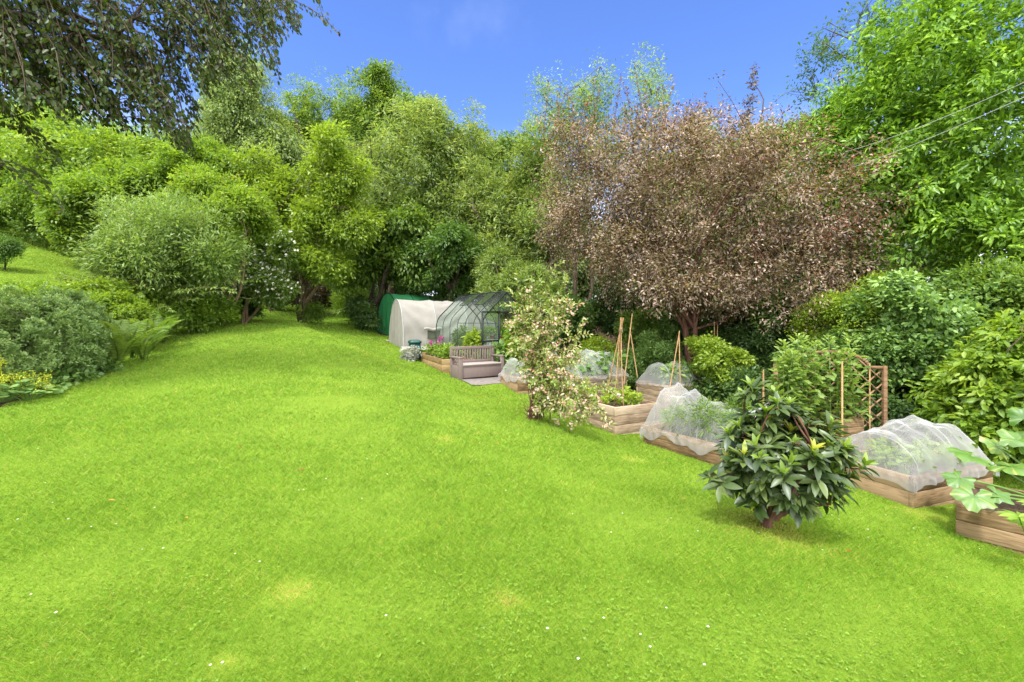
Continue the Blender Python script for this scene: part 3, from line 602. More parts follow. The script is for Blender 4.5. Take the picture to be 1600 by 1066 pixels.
plant('border_plant', 'light green leafy perennials between the bush and the buddleia', 'plant', [(165, 480, 11.6, 42, 30), (205, 490, 12, 40, 30), (190, 455, 12.6, 40, 20), (235, 500, 13, 36, 26)], .09, M['fresh_green'], cover=4.5, base=(180, 12), gap=-.3, twig=.35, up=.6, tbase=.1)
plant('border_plant', 'dark leafy perennials under the buddleia at the lawn edge', 'plant', [(285, 484, 14.5, 46, 26), (255, 470, 14, 44, 30), (315, 478, 15.5, 34, 24), (230, 470, 13.6, 40, 28), (342, 482, 15.4, 26, 20), (300, 492, 14.2, 40, 16)], .11, M['fresh_green'], cover=4.5, base=(280, 15), gap=-.3, twig=.4, up=.5, tbase=-.1)
plant('border_plant', 'bright low clump with a pink flower at the end of the border', 'plant', [(335, 488, 16.5, 24, 18), (350, 484, 17.5, 20, 20)], .1, M['fresh_green'], cover=5, base=(335, 16.8), gap=-.6, twig=.3, extra=flowers('blossom', pink_m, 4, .09, 6))
plant('border_plant', 'leafy clump with small pink and white flowers among the ferns', 'plant', [(200, 515, 11.6, 30, 18), (245, 495, 13.0, 30, 18), (250, 515, 12.6, 24, 14)], .08, M['mid_green'], cover=4.5, base=(220, 12), gap=-.5, twig=.3, up=.4, extra=flowers('blossom', pink_m, 9, .05, 5))
plant('border_plant', 'dark green ground covering plants at the foot of the rounded bush', 'plant', [(100, 588, 8.3, 50, 16), (140, 572, 9.1, 40, 17), (60, 598, 7.7, 30, 14)], .10, M['blue_green'], asp=.7, cover=3.5, base=(100, 8.5), gap=-.3, twig=.3, up=.3)
# lady's mantle, round scalloped leaves and lime flower heads
def disc(n=12, lobes=6, amp=.1, cup=.15, split=0):
    a = np.arange(n)/n*2*math.pi; r = .5*(1+amp*np.cos(lobes*a)); v = [(0, .45, 0)]+[(r[i]*math.sin(a[i]), .45-r[i]*math.cos(a[i]), cup*r[i]*2*.5) for i in range(n)]
    f = [(0, 1+i, 1+(i+1) % n) for i in range(n)]; return np.array(v), np.array(f)
DISC = disc(24, 8, .09, .2)
yel_m = leafmat('lime_flower', [(0, (.30, .36, .02)), (1, (.60, .62, .05))], trans=.3, gloss=.02, bright=1)
def mantle(label, px, D, r, h, n, nf):
    SEED[0] += 1; rng = np.random.default_rng(SEED[0]); b = onground(px, D); root = empty('ladys_mantle', b, label, 'plant', 'lime flowered clumps at the left edge')
    mb = MB(); a = rng.random(n)*6.283; q = np.sqrt(rng.random(n))*r; P = b+np.c_[np.cos(a)*q, np.sin(a)*q, h*(1-.6*(q/r)**2)*rng.uniform(.5, 1, n)]
    D_ = nrm(np.c_[np.cos(a), np.sin(a), np.full(n, -.1)]); put(mb, P, D_, nrm(np.c_[np.cos(a)*.4, np.sin(a)*.4, np.ones(n)]+rng.normal(size=(n, 3))*.25), rng.uniform(.09, .15, n), rng.uniform(.09, .15, n), rng.random(n), DISC)
    for p in P: mb.tube([b+(p-b)*[.2, .2, 0], (b+p)/2+[0, 0, .03], p], .004, 4, .5, False)
    mb.build('foliage', M['blue_green'], root, b); fl = MB()
    for i in range(nf):
        a0 = rng.random()*6.283; q0 = r*rng.uniform(.2, 1.15); c = b+np.array([math.cos(a0)*q0, math.sin(a0)*q0, h*rng.uniform(.75, 1.35)])
        k = 70; X = c+rng.normal(size=(k, 3))*np.array([.055, .055, .035]); put(fl, X, nrm(rng.normal(size=(k, 3))), nrm(rng.normal(size=(k, 3))+[0, 0, 1]), .022, .018, rng.random(k))
        fl.tube([b+(c-b)*[.2, .2, .1], c], .004, 4, .2, False)
    fl.build('blossom', yel_m, root, b, kind='stuff')
mantle('lime flowered plant with round leaves at the very left edge', 8, 7.1, .42, .5, 44, 8)
mantle('lime flowered plant spilling over the lawn edge below the bush', 46, 7.2, .36, .32, 38, 8)

# ------------------------------------------------------------------ raised vegetable beds
def woodmat(name, c0, c1, c2):
    m, t, out = newmat(name); p = nn(t, 'ShaderNodeBsdfPrincipled')
    n = noise(t, 5, 8, stretch=(1.0, 1.0, 9)); n2 = noise(t, 1.7, 4)
    v = math_(t, 'ADD', math_(t, 'MULTIPLY', n, .55), math_(t, 'ADD', math_(t, 'MULTIPLY', attr(t), .28), math_(t, 'MULTIPLY', n2, .3)))
    t.links.new(ramp(t, v, [(.34, tuple(q*.66 for q in c0)), (.5, tuple(q*.74 for q in c1)), (.66, tuple(q*.84 for q in c2))]), p.inputs['Base Color']); p.inputs['Roughness'].default_value = .85; p.inputs['Specular IOR Level'].default_value = .15
    t.links.new(bump(t, n, .5, .01), p.inputs['Normal']); t.links.new(p.outputs[0], out.inputs[0]); return m
WOOD = {'brown': woodmat('weathered_brown_timber', (.12, .075, .04), (.25, .16, .085), (.38, .26, .155)),
        'pale': woodmat('weathered_pale_timber', (.22, .15, .10), (.40, .29, .205), (.54, .42, .31)),
        'gold': woodmat('golden_timber', (.20, .125, .055), (.36, .24, .115), (.48, .34, .18)),
        'grey': woodmat('greyed_timber', (.15, .115, .085), (.27, .21, .16), (.38, .31, .25))}
BEDS = {}
def bed(key, label, corner, a, l1, l2, top, boards, wood, soil_drop=.07):
    """a box of stacked sleepers: corner nearest the camera, l1 along heading a, l2 along a+90 degrees"""
    SEED[0] += 1; rng = np.random.default_rng(SEED[0]); a = R(a); e1 = np.array([math.cos(a), math.sin(a)]); e2 = np.array([-math.sin(a), math.cos(a)])
    c0 = np.array(corner[:2]); P = lambda u, v: c0+e1*u+e2*v
    zs = [Gs(*P(u, v)) for u in (0, l1/2, l1) for v in (0, l2/2, l2)]; bot = min(zs)-.05
    root = empty('raised_bed', (*c0, zs[0]), label, 'raised bed', 'timber raised vegetable beds'); org = (*c0, zs[0]); th = .05
    bh = (top-corner[2])/boards
    for (u0, v0, u1, v1) in ((0, 0, l1, 0), (l1, 0, l1, l2), (l1, l2, 0, l2), (0, l2, 0, 0)):
        mb = MB(); A = P(u0, v0); B = P(u1, v1); d = nrm(B-A); nin = np.array([-d[1], d[0]])
        z = top; i = 0
        while z > bot:
            hh = min(bh, z-bot); wob = rng.normal()*.003
            q0 = A+d*(.0 if (u1 != u0) else th+.001)+nin*(th/2+wob); q1 = B-d*(.0 if (u1 != u0) else th+.001)+nin*(th/2+wob)
            mb.bar((*q0, z-hh/2), (*q1, z-hh/2), th, hh-.005, rng.random()); z -= hh; i += 1
        mb.build('side_panel', WOOD[wood], root, org, bevel=.006)
    mb = MB(); nx, ny = max(6, int(l1/.1)), max(6, int(l2/.1)); U, V = np.meshgrid(np.linspace(th, l1-th, nx), np.linspace(th, l2-th, ny))
    xy = c0+U[..., None]*e1+V[..., None]*e2; z = top-soil_drop+rng.normal(size=U.shape)*.012
    i = np.arange(nx*ny).reshape(ny, nx); mb.add(np.concatenate([xy, z[..., None]], -1).reshape(-1, 3), np.stack([i[:-1, :-1], i[:-1, 1:], i[1:, 1:], i[1:, :-1]], -1).reshape(-1, 4))
    mb.build('soil', soil_m, root, org, smooth=True)
    FOOT.append((P(l1/2, l2/2), a, l1/2, l2/2)); BEDS[key] = (c0, a, e1, e2, l1, l2, top); return root
def zat(px, py, D): return CAMZ-(py-HY)/FPX*D
bed('planter', 'low brown bed with the squash plant in the bottom right corner', W(1493, 836, 5.0), -49, 2.0, 1.2, zat(1493, 788, 5.0), 2, 'brown')
bed('net_right', 'brown bed under the arched net at the right, nearest whole bed', W(1427, 795, 5.7), 19.6, 1.75, 1.05, zat(1427, 746, 5.7), 2, 'brown')
bed('net_long', 'long brown bed half hidden by the rhododendron, net sagging over its side', (3.44, 6.30, zat(1182, 745, 6.3)), 32, 1.1, 2.05, zat(1003, 666, 8.0), 2, 'brown')
bed('open', 'open pale timber bed holding the bamboo wigwam', W(961, 680, 8.5), 28, 1.17, 1.9, zat(961, 637, 8.5), 3, 'pale')
bed('net_small', 'small pale bed with a humped net, between the wigwam and the peas', W(1040, 622, 10.9), 28, 1.3, 1.0, zat(1040, 603, 10.9), 2, 'pale')
bed('brassica', 'greyed bed of netted leafy cabbages behind the weigela', W(905, 622, 11.0), 28, 1.55, 1.3, zat(985, 584, 11.7), 3, 'grey')
bed('net_left', 'brown bed with a pale net bunched at its corner next to the bench', W(810, 612, 11.6), 28, 1.5, 1.05, zat(810, 589, 11.6), 2, 'brown')
bed('flower', 'tall golden bed full of flowers beside the bench', W(691, 588, 13.25), 24, 1.0, 3.5, .525, 3, 'gold', .04)
bed('bean', 'timber bed of broad beans behind the rhododendron', W(1222, 690, 7.0), 14, 1.65, .6, zat(1222, 662, 7.0), 2, 'brown')

# ------------------------------------------------------------------ insect nets
def netmat():
    m, t, out = newmat('insect_mesh'); tr = nn(t, 'ShaderNodeBsdfTransparent'); d = nn(t, 'ShaderNodeBsdfDiffuse'); d.inputs[0].default_value = (.62, .62, .65, 1)
    t2 = nn(t, 'ShaderNodeBsdfTranslucent'); t2.inputs[0].default_value = (.62, .62, .66, 1); a = nn(t, 'ShaderNodeMixShader'); a.inputs[0].default_value = .45
    t.links.new(d.outputs[0], a.inputs[1]); t.links.new(t2.outputs[0], a.inputs[2])
    lw = nn(t, 'ShaderNodeLayerWeight'); lw.inputs[0].default_value = .35; n = noise(t, 6, 4)
    f = math_(t, 'ADD', math_(t, 'MULTIPLY', lw.outputs['Facing'], .40), math_(t, 'ADD', math_(t, 'MULTIPLY', n, .16), math_(t, 'ADD', math_(t, 'MULTIPLY', attr(t), .45), .12)))
    mx = nn(t, 'ShaderNodeMixShader'); t.links.new(f, mx.inputs[0]); t.links.new(tr.outputs[0], mx.inputs[1]); t.links.new(a.outputs[0], mx.inputs[2]); t.links.new(mx.outputs[0], out.inputs[0]); return m
NET = netmat()
hoop_m = solid('white_hoop', [(.3, (.30, .31, .31)), (.7, (.38, .39, .39))], .4, 10, None, 0)
def net(key, label, hoops, drop=.16, sag=.1, along='u', endslope=.18, seed=0, wr=.02, pw=2.2, lean=0.):
    """hoops: (position 0..1 along the bed, height). Cloth drapes over them, its hem hangs over the boards"""
    c0, a, e1, e2, l1, l2, top = BEDS[key]; rng = np.random.default_rng(900+seed)
    if along == 'v': c0 = c0+e2*0; E1, E2, L1, L2 = e2, e1, l2, l1
    else: E1, E2, L1, L2 = e1, e2, l1, l2
    org = np.array([*c0, top]); root = empty('insect_net', org, label, 'net', 'white insect nets over the vegetable beds')
    hp = np.array([h[0] for h in hoops]); hh = np.array([h[1] for h in hoops])
    def Hx(u):
        x = np.concatenate([[0], hp, [1]]); y = np.concatenate([[0], hh, [0]])
        v = np.interp(u, x, y); k = np.clip(np.searchsorted(x, u)-1, 0, len(x)-2); s = (u-x[k])/np.maximum(x[k+1]-x[k], 1e-4); inner = (k > 0) & (k < len(x)-2)
        end = ~inner; s2 = np.where(k == 0, s, 1-s)
        v = np.where(end, np.interp(k == 0, [0, 1], [hh[-1], hh[0]])*np.clip(s2, 0, 1)**endslope_p, v)
        return v-np.where(inner, sag*4*s*(1-s), 0)
    endslope_p = .6
    nu, nv = 110, 96; u = np.linspace(-drop/L1, 1+drop/L1, nu); v = np.linspace(-drop/L2, 1+drop/L2, nv); U, V = np.meshgrid(u, v, indexing='ij')
    uc = np.clip(U, 0, 1); vc = np.clip(V, 0, 1); ou = np.maximum(np.maximum(-U, U-1), 0)*L1; ov = np.maximum(np.maximum(-V, V-1), 0)*L2; over = np.maximum(ou, ov)
    y = np.abs(vc*2-1); prof = np.clip(1-y**pw, 0, 1)**(1/1.7)
    w1 = sinfield(rng, 16, 6, 22, 2); w2 = sinfield(rng, 10, 18, 45, 2); q = np.stack([U*L1, V*L2], -1)
    ed = np.clip(np.minimum(np.minimum(uc, 1-uc)*L1, np.minimum(vc, 1-vc)*L2)/.15, 0, 1)
    z = Hx(uc)*prof+ed*(w1(q)*wr*.7+w2(q)*wr*.28)
    # taut folds running from the hoops to the hem
    wA = sinfield(rng, 10, 2.5, 9, 2); wB = sinfield(rng, 10, 4, 16, 2); crease = np.clip(1-np.abs(wA(q))*2.2, 0, 1)**2*.7+np.clip(1-np.abs(wB(q))*2.4, 0, 1)**2*.6
    z -= ed*np.abs(np.sin(U*L1*17+np.sin(V*L2*5)*1.3))**3*.02*prof; z += ed*crease*.02
    per = np.where(ou > ov, V*L2, U*L1); ruf = np.sin(per*26+w1(q)*1.5)*.5+np.sin(per*47+2)*.25
    outd = .012+(.02+.02*ruf)*np.clip(over/.06, 0, 1); hem = 1+.35*np.sin(per*6+seed)+.25*np.sin(per*13+1+seed)
    z = z-over*hem*.8+(over > 0)*0; z = np.where(over > 0, z, np.maximum(z, .012))
    su = np.where(ou > 0, np.sign(U-.5), 0)*outd; sv = np.where(ov > 0, np.sign(V-.5), 0)*outd
    xy = c0+(uc*L1+su)[..., None]*E1+(vc*L2+sv)[..., None]*E2
    t = crease*.12*(over == 0)+np.clip(over/.1, 0, 1)*.5+np.exp(-((np.abs(uc[..., None]-hp)*L1/.018)**2)).max(-1)*.05*(over == 0)+np.clip(.10-np.minimum(np.minimum(uc, 1-uc)*L1, np.minimum(vc, 1-vc)*L2), 0, .1)*2.2*(over == 0)
    i = np.arange(nu*nv).reshape(nu, nv); mb = MB(); mb.add(np.concatenate([xy, (top+z)[..., None]], -1).reshape(-1, 3), np.stack([i[:-1, :-1], i[1:, :-1], i[1:, 1:], i[:-1, 1:]], -1).reshape(-1, 4), t.ravel())
    mb.build('mesh_cover', NET, root, org, smooth=True)
    for p, h in hoops:
        mb = MB(); yy = np.linspace(-1, 1, 25); zz = h*np.clip(1-np.abs(yy)**pw, 0, 1)**(1/1.7)-.02; zz[0] = zz[-1] = -.06
        pts = np.array([np.r_[c0+E1*p*L1+E2*((q*.97+1)/2*L2), top+k] for q, k in zip(yy, zz)]); mb.tube(pts, .004, 6); mb.build('hoop', hoop_m, root, org, smooth=True)
    return root
def inside(key, u, v, z):
    c0, a, e1, e2, l1, l2, top = BEDS[key]; return np.r_[c0+e1*u*l1+e2*v*l2, top+z]
def veg(name, key, label, cat, n, r, h, leaf, mat, seed, asp=.5, up=.8, group=None, tpl=OVAL, cover=3.5, box=(.1, .9, .1, .9), **kw):
    """n separate plants in rows on a bed"""
    rng = np.random.default_rng(seed); cols = max(1, round(math.sqrt(n))); rows = math.ceil(n/cols); k = 0
    for i in range(rows):
        for j in range(cols):
            if k >= n: return
            k += 1; u = np.interp((j+.5)/cols+rng.normal()*.03, [0, 1], box[:2]); v = np.interp((i+.5)/rows+rng.normal()*.03, [0, 1], box[2:]); b = inside(key, u, v, -.06)
            s = rng.uniform(.8, 1.2); root = empty(name, b, label, cat, group); mb = MB(); hs = h*s
            crown(mb, rng, [(b+[0, 0, hs*.62], np.array([r*s, r*s, hs*.42]))], leaf, asp=asp, cover=cover, per=10, twig=leaf*1.5, gap=-1, up=up, tpl=tpl, **kw); mb.build('foliage', mat, root, b)
            sm = MB(); sm.tube([b-[0, 0, .03], b+[rng.normal()*.02, rng.normal()*.02, hs*.5], b+[rng.normal()*.04, rng.normal()*.04, hs*.9]], [.012, .009, .004], 5, .6); sm.build('stem', M['mid_green'], root, b)
net('net_right', 'arched white net over the bed at the far right', [(.10, .43), (.58, .57), (.90, .47)], seed=1, sag=.03, drop=.15, wr=.034)
veg('salad_plant', 'net_right', 'leafy vegetable growing under the arched net at the right', 'plant', 8, .15, .22, .12, M['fresh_green'], 31, .6, group='vegetables under the right hand net')
net('net_long', 'long white net with two humps behind the rhododendron', [(.10, .56), (.48, .50), (.72, .64), (.90, .70)], along='v', seed=2, sag=.10, drop=.19, wr=.03, pw=3.2)
veg('carrot_plant', 'net_long', 'feathery green vegetable under the long two humped net', 'plant', 10, .15, .55, .14, M['mid_green'], 32, .12, 1.0, group='vegetables under the long net', tpl=DIA, cover=4)
net('net_small', 'small grey white net humped over the bed by the peas', [(.2, .52), (.75, .55)], seed=3, sag=.12, drop=.05)
veg('leafy_vegetable', 'net_small', 'dull green vegetable under the small humped net', 'plant', 4, .2, .45, .14, M['blue_green'], 33, group='vegetables under the small net')
net('brassica', 'sagging net laid over cabbages behind the weigela', [(.15, .50), (.5, .62), (.85, .52)], seed=4, sag=.06, drop=.08, wr=.035)
veg('cabbage', 'brassica', 'blue green cabbage pushing up the sagging net', 'plant', 9, .2, .42, .18, M['blue_green'], 34, .7, group='cabbages under the sagging net')
net('net_left', 'bright white net gathered in folds beside the bench', [(.08, .46), (.55, .42), (.92, .62)], seed=5, sag=.10, drop=.18)
veg('leafy_vegetable', 'net_left', 'pale green vegetable under the net beside the bench', 'plant', 6, .18, .36, .14, M['grey_green'], 35, group='vegetables under the net by the bench')
# plants in the open beds
veg('bean_seedling', 'open', 'young bean plant with bright leaves in the wigwam bed', 'plant', 7, .10, .24, .10, M['yellow_green'], 36, .65, group='bean plants in the wigwam bed', cover=1.6, box=(.15, .9, .1, .8))
veg('bedding_plant', 'flower', 'leafy bedding plant in the tall golden bed', 'plant', 10, .24, .38, .11, M['fresh_green'], 37, .5, group='bedding plants in the tall golden bed', cover=3, box=(.15, .9, .04, .97))
def magenta(px, py, D):
    rng = np.random.default_rng(3); b = inside('flower', .35, .62, -.04); root = empty('geranium', b, 'magenta flower heads standing above the golden bed', 'plant'); mb = MB(); fm = leafmat('magenta_petal', [(0, (.30, .02, .17)), (1, (.5, .08, .32))], trans=.3, gloss=.02, bright=1)
    for k in range(3):
        c = W(px+rng.normal()*7, py+rng.normal()*2.5, D)+rng.normal(size=3)*.03; n = 40; put(mb, c+rng.normal(size=(n, 3))*.045, nrm(rng.normal(size=(n, 3))), nrm(rng.normal(size=(n, 3))), .05, .04, rng.random(n))
    mb.build('blossom', fm, root, b); sm = MB(); crown(sm, rng, [(b+[0, 0, .22], np.array([.2, .2, .16]))], .09, cover=4, gap=-1, per=8, twig=.12); sm.build('foliage', M['mid_green'], root, b)
magenta(675, 534, 14.8)
LM('silver_leaf', (.18,.22,.15), (.32,.37,.27), (.48,.52,.42), trans=.3)
plant('silver_plant', 'silvery plant at the end of the golden bed', 'plant', [(640, 556, 15.5, 10, 11), (647, 549, 15.6, 8, 8)], .09, M['silver_leaf'], base=(642, 15.5), cover=5, gap=-1, twig=.2)
plant('pot_plant', 'orange tinged leafy plant in front of the greenhouse glass', 'plant', [(741, 532, 13.85, 14, 20, .5), (733, 542, 13.95, 12, 12, .5)], .1, M['yellow_green'], base=(740, 13.9), cover=4, gap=-.6, twig=.25, up=.7)
plant('cabbage', 'tall blue green cabbage leaning out beside the bench', 'plant', [(784, 545, 13.5, 12, 12), (790, 556, 13.3, 9, 10)], .17, M['blue_green'], tpl=OVAL, asp=.6, base=(787, 13.4), cover=3, gap=-1, twig=.25, per=8, trunk=.012, nl=3, ntw=4)
plant('tomato_plant', 'tall leafy plant by the greenhouse door', 'plant', [(808, 520, 13.4, 14, 26), (805, 540, 13.2, 14, 18)], .12, M['fresh_green'], base=(804, 13.4), cover=4, gap=-.6, twig=.25, up=.7)
plant('pea_plant', 'bushy bright green pea plants climbing canes', 'plant', [(1115, 562, 11.3, 40, 34), (1102, 540, 11.3, 24, 20), (1138, 590, 11.2, 26, 26), (1120, 600, 11.3, 34, 26)], .085, M['fresh_green'], asp=.6, base=(1112, 11.3), cover=4, gap=-.3, twig=.25, up=.4, trunk=.01, stems=3, nl=8, ntw=20, tbase=.32)

# broad beans
rng = np.random.default_rng(55)
for k in range(13):
    b = inside('bean', (k % 9+.5)/9+rng.normal()*.02, .2+.6*(k//12)+rng.normal()*.03, -.07); H = rng.uniform(1.1, 1.5); root = empty('broad_bean', b, 'tall broad bean plant with grey green leaves in front of the trellis', 'plant', 'broad bean plants in front of the trellis')
    ln = rng.normal(size=2)*.06; st = lambda s: b+np.c_[ln[0]*s**1.5, ln[1]*s**1.5, H*s]
    mb = MB(); mb.tube(st(np.linspace(0, 1, 8)), np.linspace(.010, .005, 8), 5, .7); mb.build('stem', M['grey_green'], root, b)
    n = 135; s = np.linspace(.06, 1.0, n); a = np.arange(n)*2.1+rng.random()*6+rng.normal(size=n)*.4; P = st(s)+np.c_[np.cos(a), np.sin(a), np.zeros(n)]*rng.uniform(.02, .17, n)[:, None]*(1.05-.75*s**4)[:, None]
    el = np.where(s > .88, .9, rng.normal(.15, .35, n)); D = nrm(np.c_[np.cos(a), np.sin(a), el]); L = .135*(1-.35*s**6)*rng.uniform(.7, 1.15, n)
    mb = MB(); put(mb, P, D, nrm(np.c_[-np.cos(a)*.5, -np.sin(a)*.5, np.full(n, .9)]+rng.normal(size=(n, 3))*.35), L, L*.56, np.clip(.4+.4*s**4+rng.normal(size=n)*.2, 0, 1), OVAL); mb.build('foliage', M['grey_green'], root, b)

# bamboo canes
def cane(name, label, pts, r=.011, group=None):
    """canes of one support, each a part; pts: list of (foot, tip)"""
    rng = np.random.default_rng(7); b = np.array(pts[0][0]); root = empty(name, b, label, 'plant support', group)
    for f, t in pts:
        f = np.array(f); t = np.array(t); s = np.linspace(0, 1, 9)[:, None]; mb = MB(); mb.tube(f+(t-f)*s+np.sin(s*math.pi)*rng.normal(size=3)*.01, [r*1.1]*8+[r*.8], 6, rng.random())
        for q in (.2, .42, .63, .84): c = f+(t-f)*q; dd = nrm(t-f)*.006; mb.tube([c-dd, c+dd], r*1.25, 6, .3)
        mb.build('cane', cane_m, root, b, smooth=False)
    return root, b
D0 = 9.0; top = W(970, 517, D0)
feet = [inside('open', u, v, -.09) for u, v in ((.36, .27), (.54, .25), (.62, .42), (.50, .52), (.34, .42), (.47, .20))]
root, b = cane('bamboo_wigwam', 'bamboo wigwam of canes tied at the top in the open pale bed', [(f, top+(top-f)*.17+np.array([(i % 3-1)*.02, 0, 0])) for i, f in enumerate(feet)], .0085)
mb = MB(); a = np.linspace(0, 25, 60); mb.tube(np.c_[top[0]+np.cos(a)*.038, top[1]+np.sin(a)*.038, top[2]-.03+a*.0025], .007, 5); mb.build('string', bark_pale, root, b)
cane('bamboo_cane', 'tall leaning bamboo cane just behind the wigwam', [(W(975, 600, 11.6), W(988, 490, 11.6)), (W(996, 590, 11.8), W(984, 512, 11.8))], .012)
cane('bamboo_cane', 'pair of crossed canes poking out of the small humped net', [(W(1046, 610, 10.9), W(1062, 517, 10.9)), (W(1063, 610, 11.1), W(1061, 518, 11.1))], .012)
cane('bamboo_cane', 'two upright canes among the pea plants', [(W(1122, 600, 12.4), W(1121, 506, 12.4)), (W(1117, 602, 12.3), W(1116, 503, 12.3))], .011)
cane('bamboo_cane', 'upright cane at the front of the broad beans', [(W(1316, 690, 6.9), W(1316, 565, 6.9))], .014)
cane('bamboo_cane', 'upright cane left of the broad beans', [(W(1193, 690, 7.6), W(1193, 578, 7.6))], .014)
cane('bamboo_cane', 'thin cane standing beside the trellis post', [(W(1359, 700, 7.4), W(1359, 568, 7.4))], .011)

# trellis panel with an arched top
tw = woodmat('brown_stained_trellis', (.14, .075, .04), (.26, .15, .085), (.38, .25, .16))
A = W(1212, 690, 8.1); B = W(1382, 698, 7.7); A[2] = B[2] = min(A[2], B[2])-.1; root = empty('trellis', A, 'brown arched lattice trellis panel behind the broad beans', 'trellis')
ztop = W(0, 571, 7.8)[2]; dv = B-A; Lh = np.linalg.norm(dv[:2]); u = nrm(dv)
at = lambda s, z: np.r_[A[:2]+dv[:2]*s, z]
for s in (0, 1): mb = MB(); mb.bar(at(s, A[2]), at(s, ztop), .06, .06, .5); mb.build('post', tw, root, A, bevel=.004)
arch = lambda s: ztop-.03+.26*max(0, 1-((s-.5)/.36)**2)**.5 if abs(s-.5) < .36 else ztop-.03
for s0, s1 in ((.02, .14), (.86, .98)): mb = MB(); mb.bar(at(s0, ztop-.03), at(s1, ztop-.03), .05, .05, .4); mb.build('rail', tw, root, A)
mb = MB(); ss = .5-.36*np.cos(np.linspace(0, math.pi, 23))
for p, q in zip(ss[:-1], ss[1:]): mb.bar(at(p, arch(p+1e-4)*1.0), at(q, arch(q-1e-4)), .05, .05, .4)
mb.build('arched_rail', tw, root, A); mb = MB()
for k in np.arange(-1.6, 2.8, .24):
    for sg, off in ((1, .012), (-1, -.012)):
        pts = []
        for s in np.linspace(.02, .98, 60):
            z = A[2]+.1+((s*Lh-k) if sg > 0 else (Lh-s*Lh-k)); 
            if A[2]+.1 < z < arch(s)-.02: pts.append(at(s, z)+np.array([-u[1], u[0], 0])*off)
        if len(pts) > 2: mb.bar(pts[0], pts[-1], .014, .022, .6)
mb.build('lattice', tw, root, A)

# ------------------------------------------------------------------ storage bench
plast = solid('taupe_resin', [(.3, (.165, .125, .122)), (.7, (.20, .155, .148))], .55, 60, (1, 1, .1), .12)
seat_m = solid('pale_taupe_resin', [(.3, (.29, .25, .24)), (.7, (.34, .29, .28))], .5, 60, (1, 1, .1), .1)
bl = W(718, 595, 12.2); ba = R(35); E1 = np.array([math.cos(ba), math.sin(ba), 0]); E2 = np.array([-math.sin(ba), math.cos(ba), 0]); Z = np.array([0, 0, 1.])
root = empty('storage_bench', bl, 'taupe slatted storage bench standing by the tall golden bed', 'bench'); BM = np.stack([E1, E2, Z], 1); BLn, BD = 1.48, .60
def bp(x, y, z): return bl+E1*x+E2*y+Z*z
def bpart(name, lst, mat=plast, bev=.006):
    mb = MB()
    for c, s in lst: mb.box(bp(*c), s, M=BM)
    mb.build(name, mat, root, bl, bevel=bev)
bpart('storage_box', [((BLn/2, .29, .215), (BLn-.19, .50, .33)), ((BLn/2, .036, .375), (BLn-.19, .012, .05))])
bpart('seat', [((BLn/2, .275, .41), (BLn-.195, .53, .045))], seat_m, .015)
for x in (.055, BLn-.055):
    bpart('arm', [((x, .045, .30), (.10, .09, .60)), ((x, .55, .30), (.09, .07, .60)), ((x, .30, .21), (.06, .42, .36)), ((x, .29, .615), (.115, .60, .04))])
bpart('backrest', [((BLn/2, .575, .86), (BLn, .05, .08)), ((BLn/2, .565, .47), (BLn-.2, .04, .07)), ((.045, .575, .72), (.085, .048, .22)), ((BLn-.045, .575, .72), (.085, .048, .22))]+[((x, .57, .66), (.042, .03, .33)) for x in np.linspace(.14, BLn-.14, 15)])
FOOT.append(((bl+E1*.7+E2*.3)[:2], ba, .75, .33))
# paving slabs in front of the bench
pav = solid('grey_paving', [(.3, (.15, .13, .125)), (.7, (.23, .205, .20))], .9, 9, None, .4)
c = bp(1.0, -.22, 0); U, V = np.meshgrid(np.linspace(-.95, .75, 18), np.linspace(-.36, .9, 14)); xy = c[:2]+U[..., None]*E1[:2]+V[..., None]*E2[:2]; rr = sinfield(np.random.default_rng(8), 6, 3, 8, 2)(xy.reshape(-1, 2)).reshape(U.shape)*.02
xy = xy+rr[..., None]*E2[:2]*2
z = G(xy[..., 0], xy[..., 1])+.022; i = np.arange(U.size).reshape(U.shape); mb = MB(); mb.add(np.concatenate([xy, z[..., None]], -1).reshape(-1, 3), np.stack([i[:-1, :-1], i[:-1, 1:], i[1:, 1:], i[1:, :-1]], -1).reshape(-1, 4)); o = mb.build('paving', pav, smooth=True); tag(o, kind='structure'); FOOT.append((c[:2]+E1[:2]*-.1+E2[:2]*.27, ba, .85, .63))

# ------------------------------------------------------------------ greenhouse
frame_m = solid('dark_green_frame', [(.3, (.009, .014, .014)), (.7, (.016, .023, .022))], .5, 10, None, 0, spec=.25)
def glassmat():
    m, t, out = newmat('greenhouse_glazing'); tr = nn(t, 'ShaderNodeBsdfTransparent'); tr.inputs[0].default_value = (.86, .93, .9, 1)
    g = nn(t, 'ShaderNodeBsdfGlossy'); g.inputs['Roughness'].default_value = .08; d = nn(t, 'ShaderNodeBsdfDiffuse'); d.inputs[0].default_value = (.6, .65, .63, 1)
    fr = nn(t, 'ShaderNodeFresnel'); fr.inputs[0].default_value = 1.4; m1 = nn(t, 'ShaderNodeMixShader'); m1.inputs[0].default_value = .05; t.links.new(tr.outputs[0], m1.inputs[1]); t.links.new(d.outputs[0], m1.inputs[2])
    m2 = nn(t, 'ShaderNodeMixShader'); t.links.new(math_(t, 'MULTIPLY', fr.outputs[0], .6), m2.inputs[0]); t.links.new(m1.outputs[0], m2.inputs[1]); t.links.new(g.outputs[0], m2.inputs[2]); t.links.new(m2.outputs[0], out.inputs[0]); return m
GLASS = glassmat()
gb = np.array([-.92, 13.7, 0.]); gb[2] = zat(753, 575, 13.7); ga = math.atan2(.6, .8); e1 = np.array([math.cos(ga), math.sin(ga), 0]); e2 = np.array([-math.sin(ga), math.cos(ga), 0]); GW, GL = 1.9, 3.0
zE, zR = 1.50-gb[2], 2.60-gb[2]; root = empty('greenhouse', gb, 'curved eaves glass greenhouse with a dark frame and its door open', 'greenhouse')
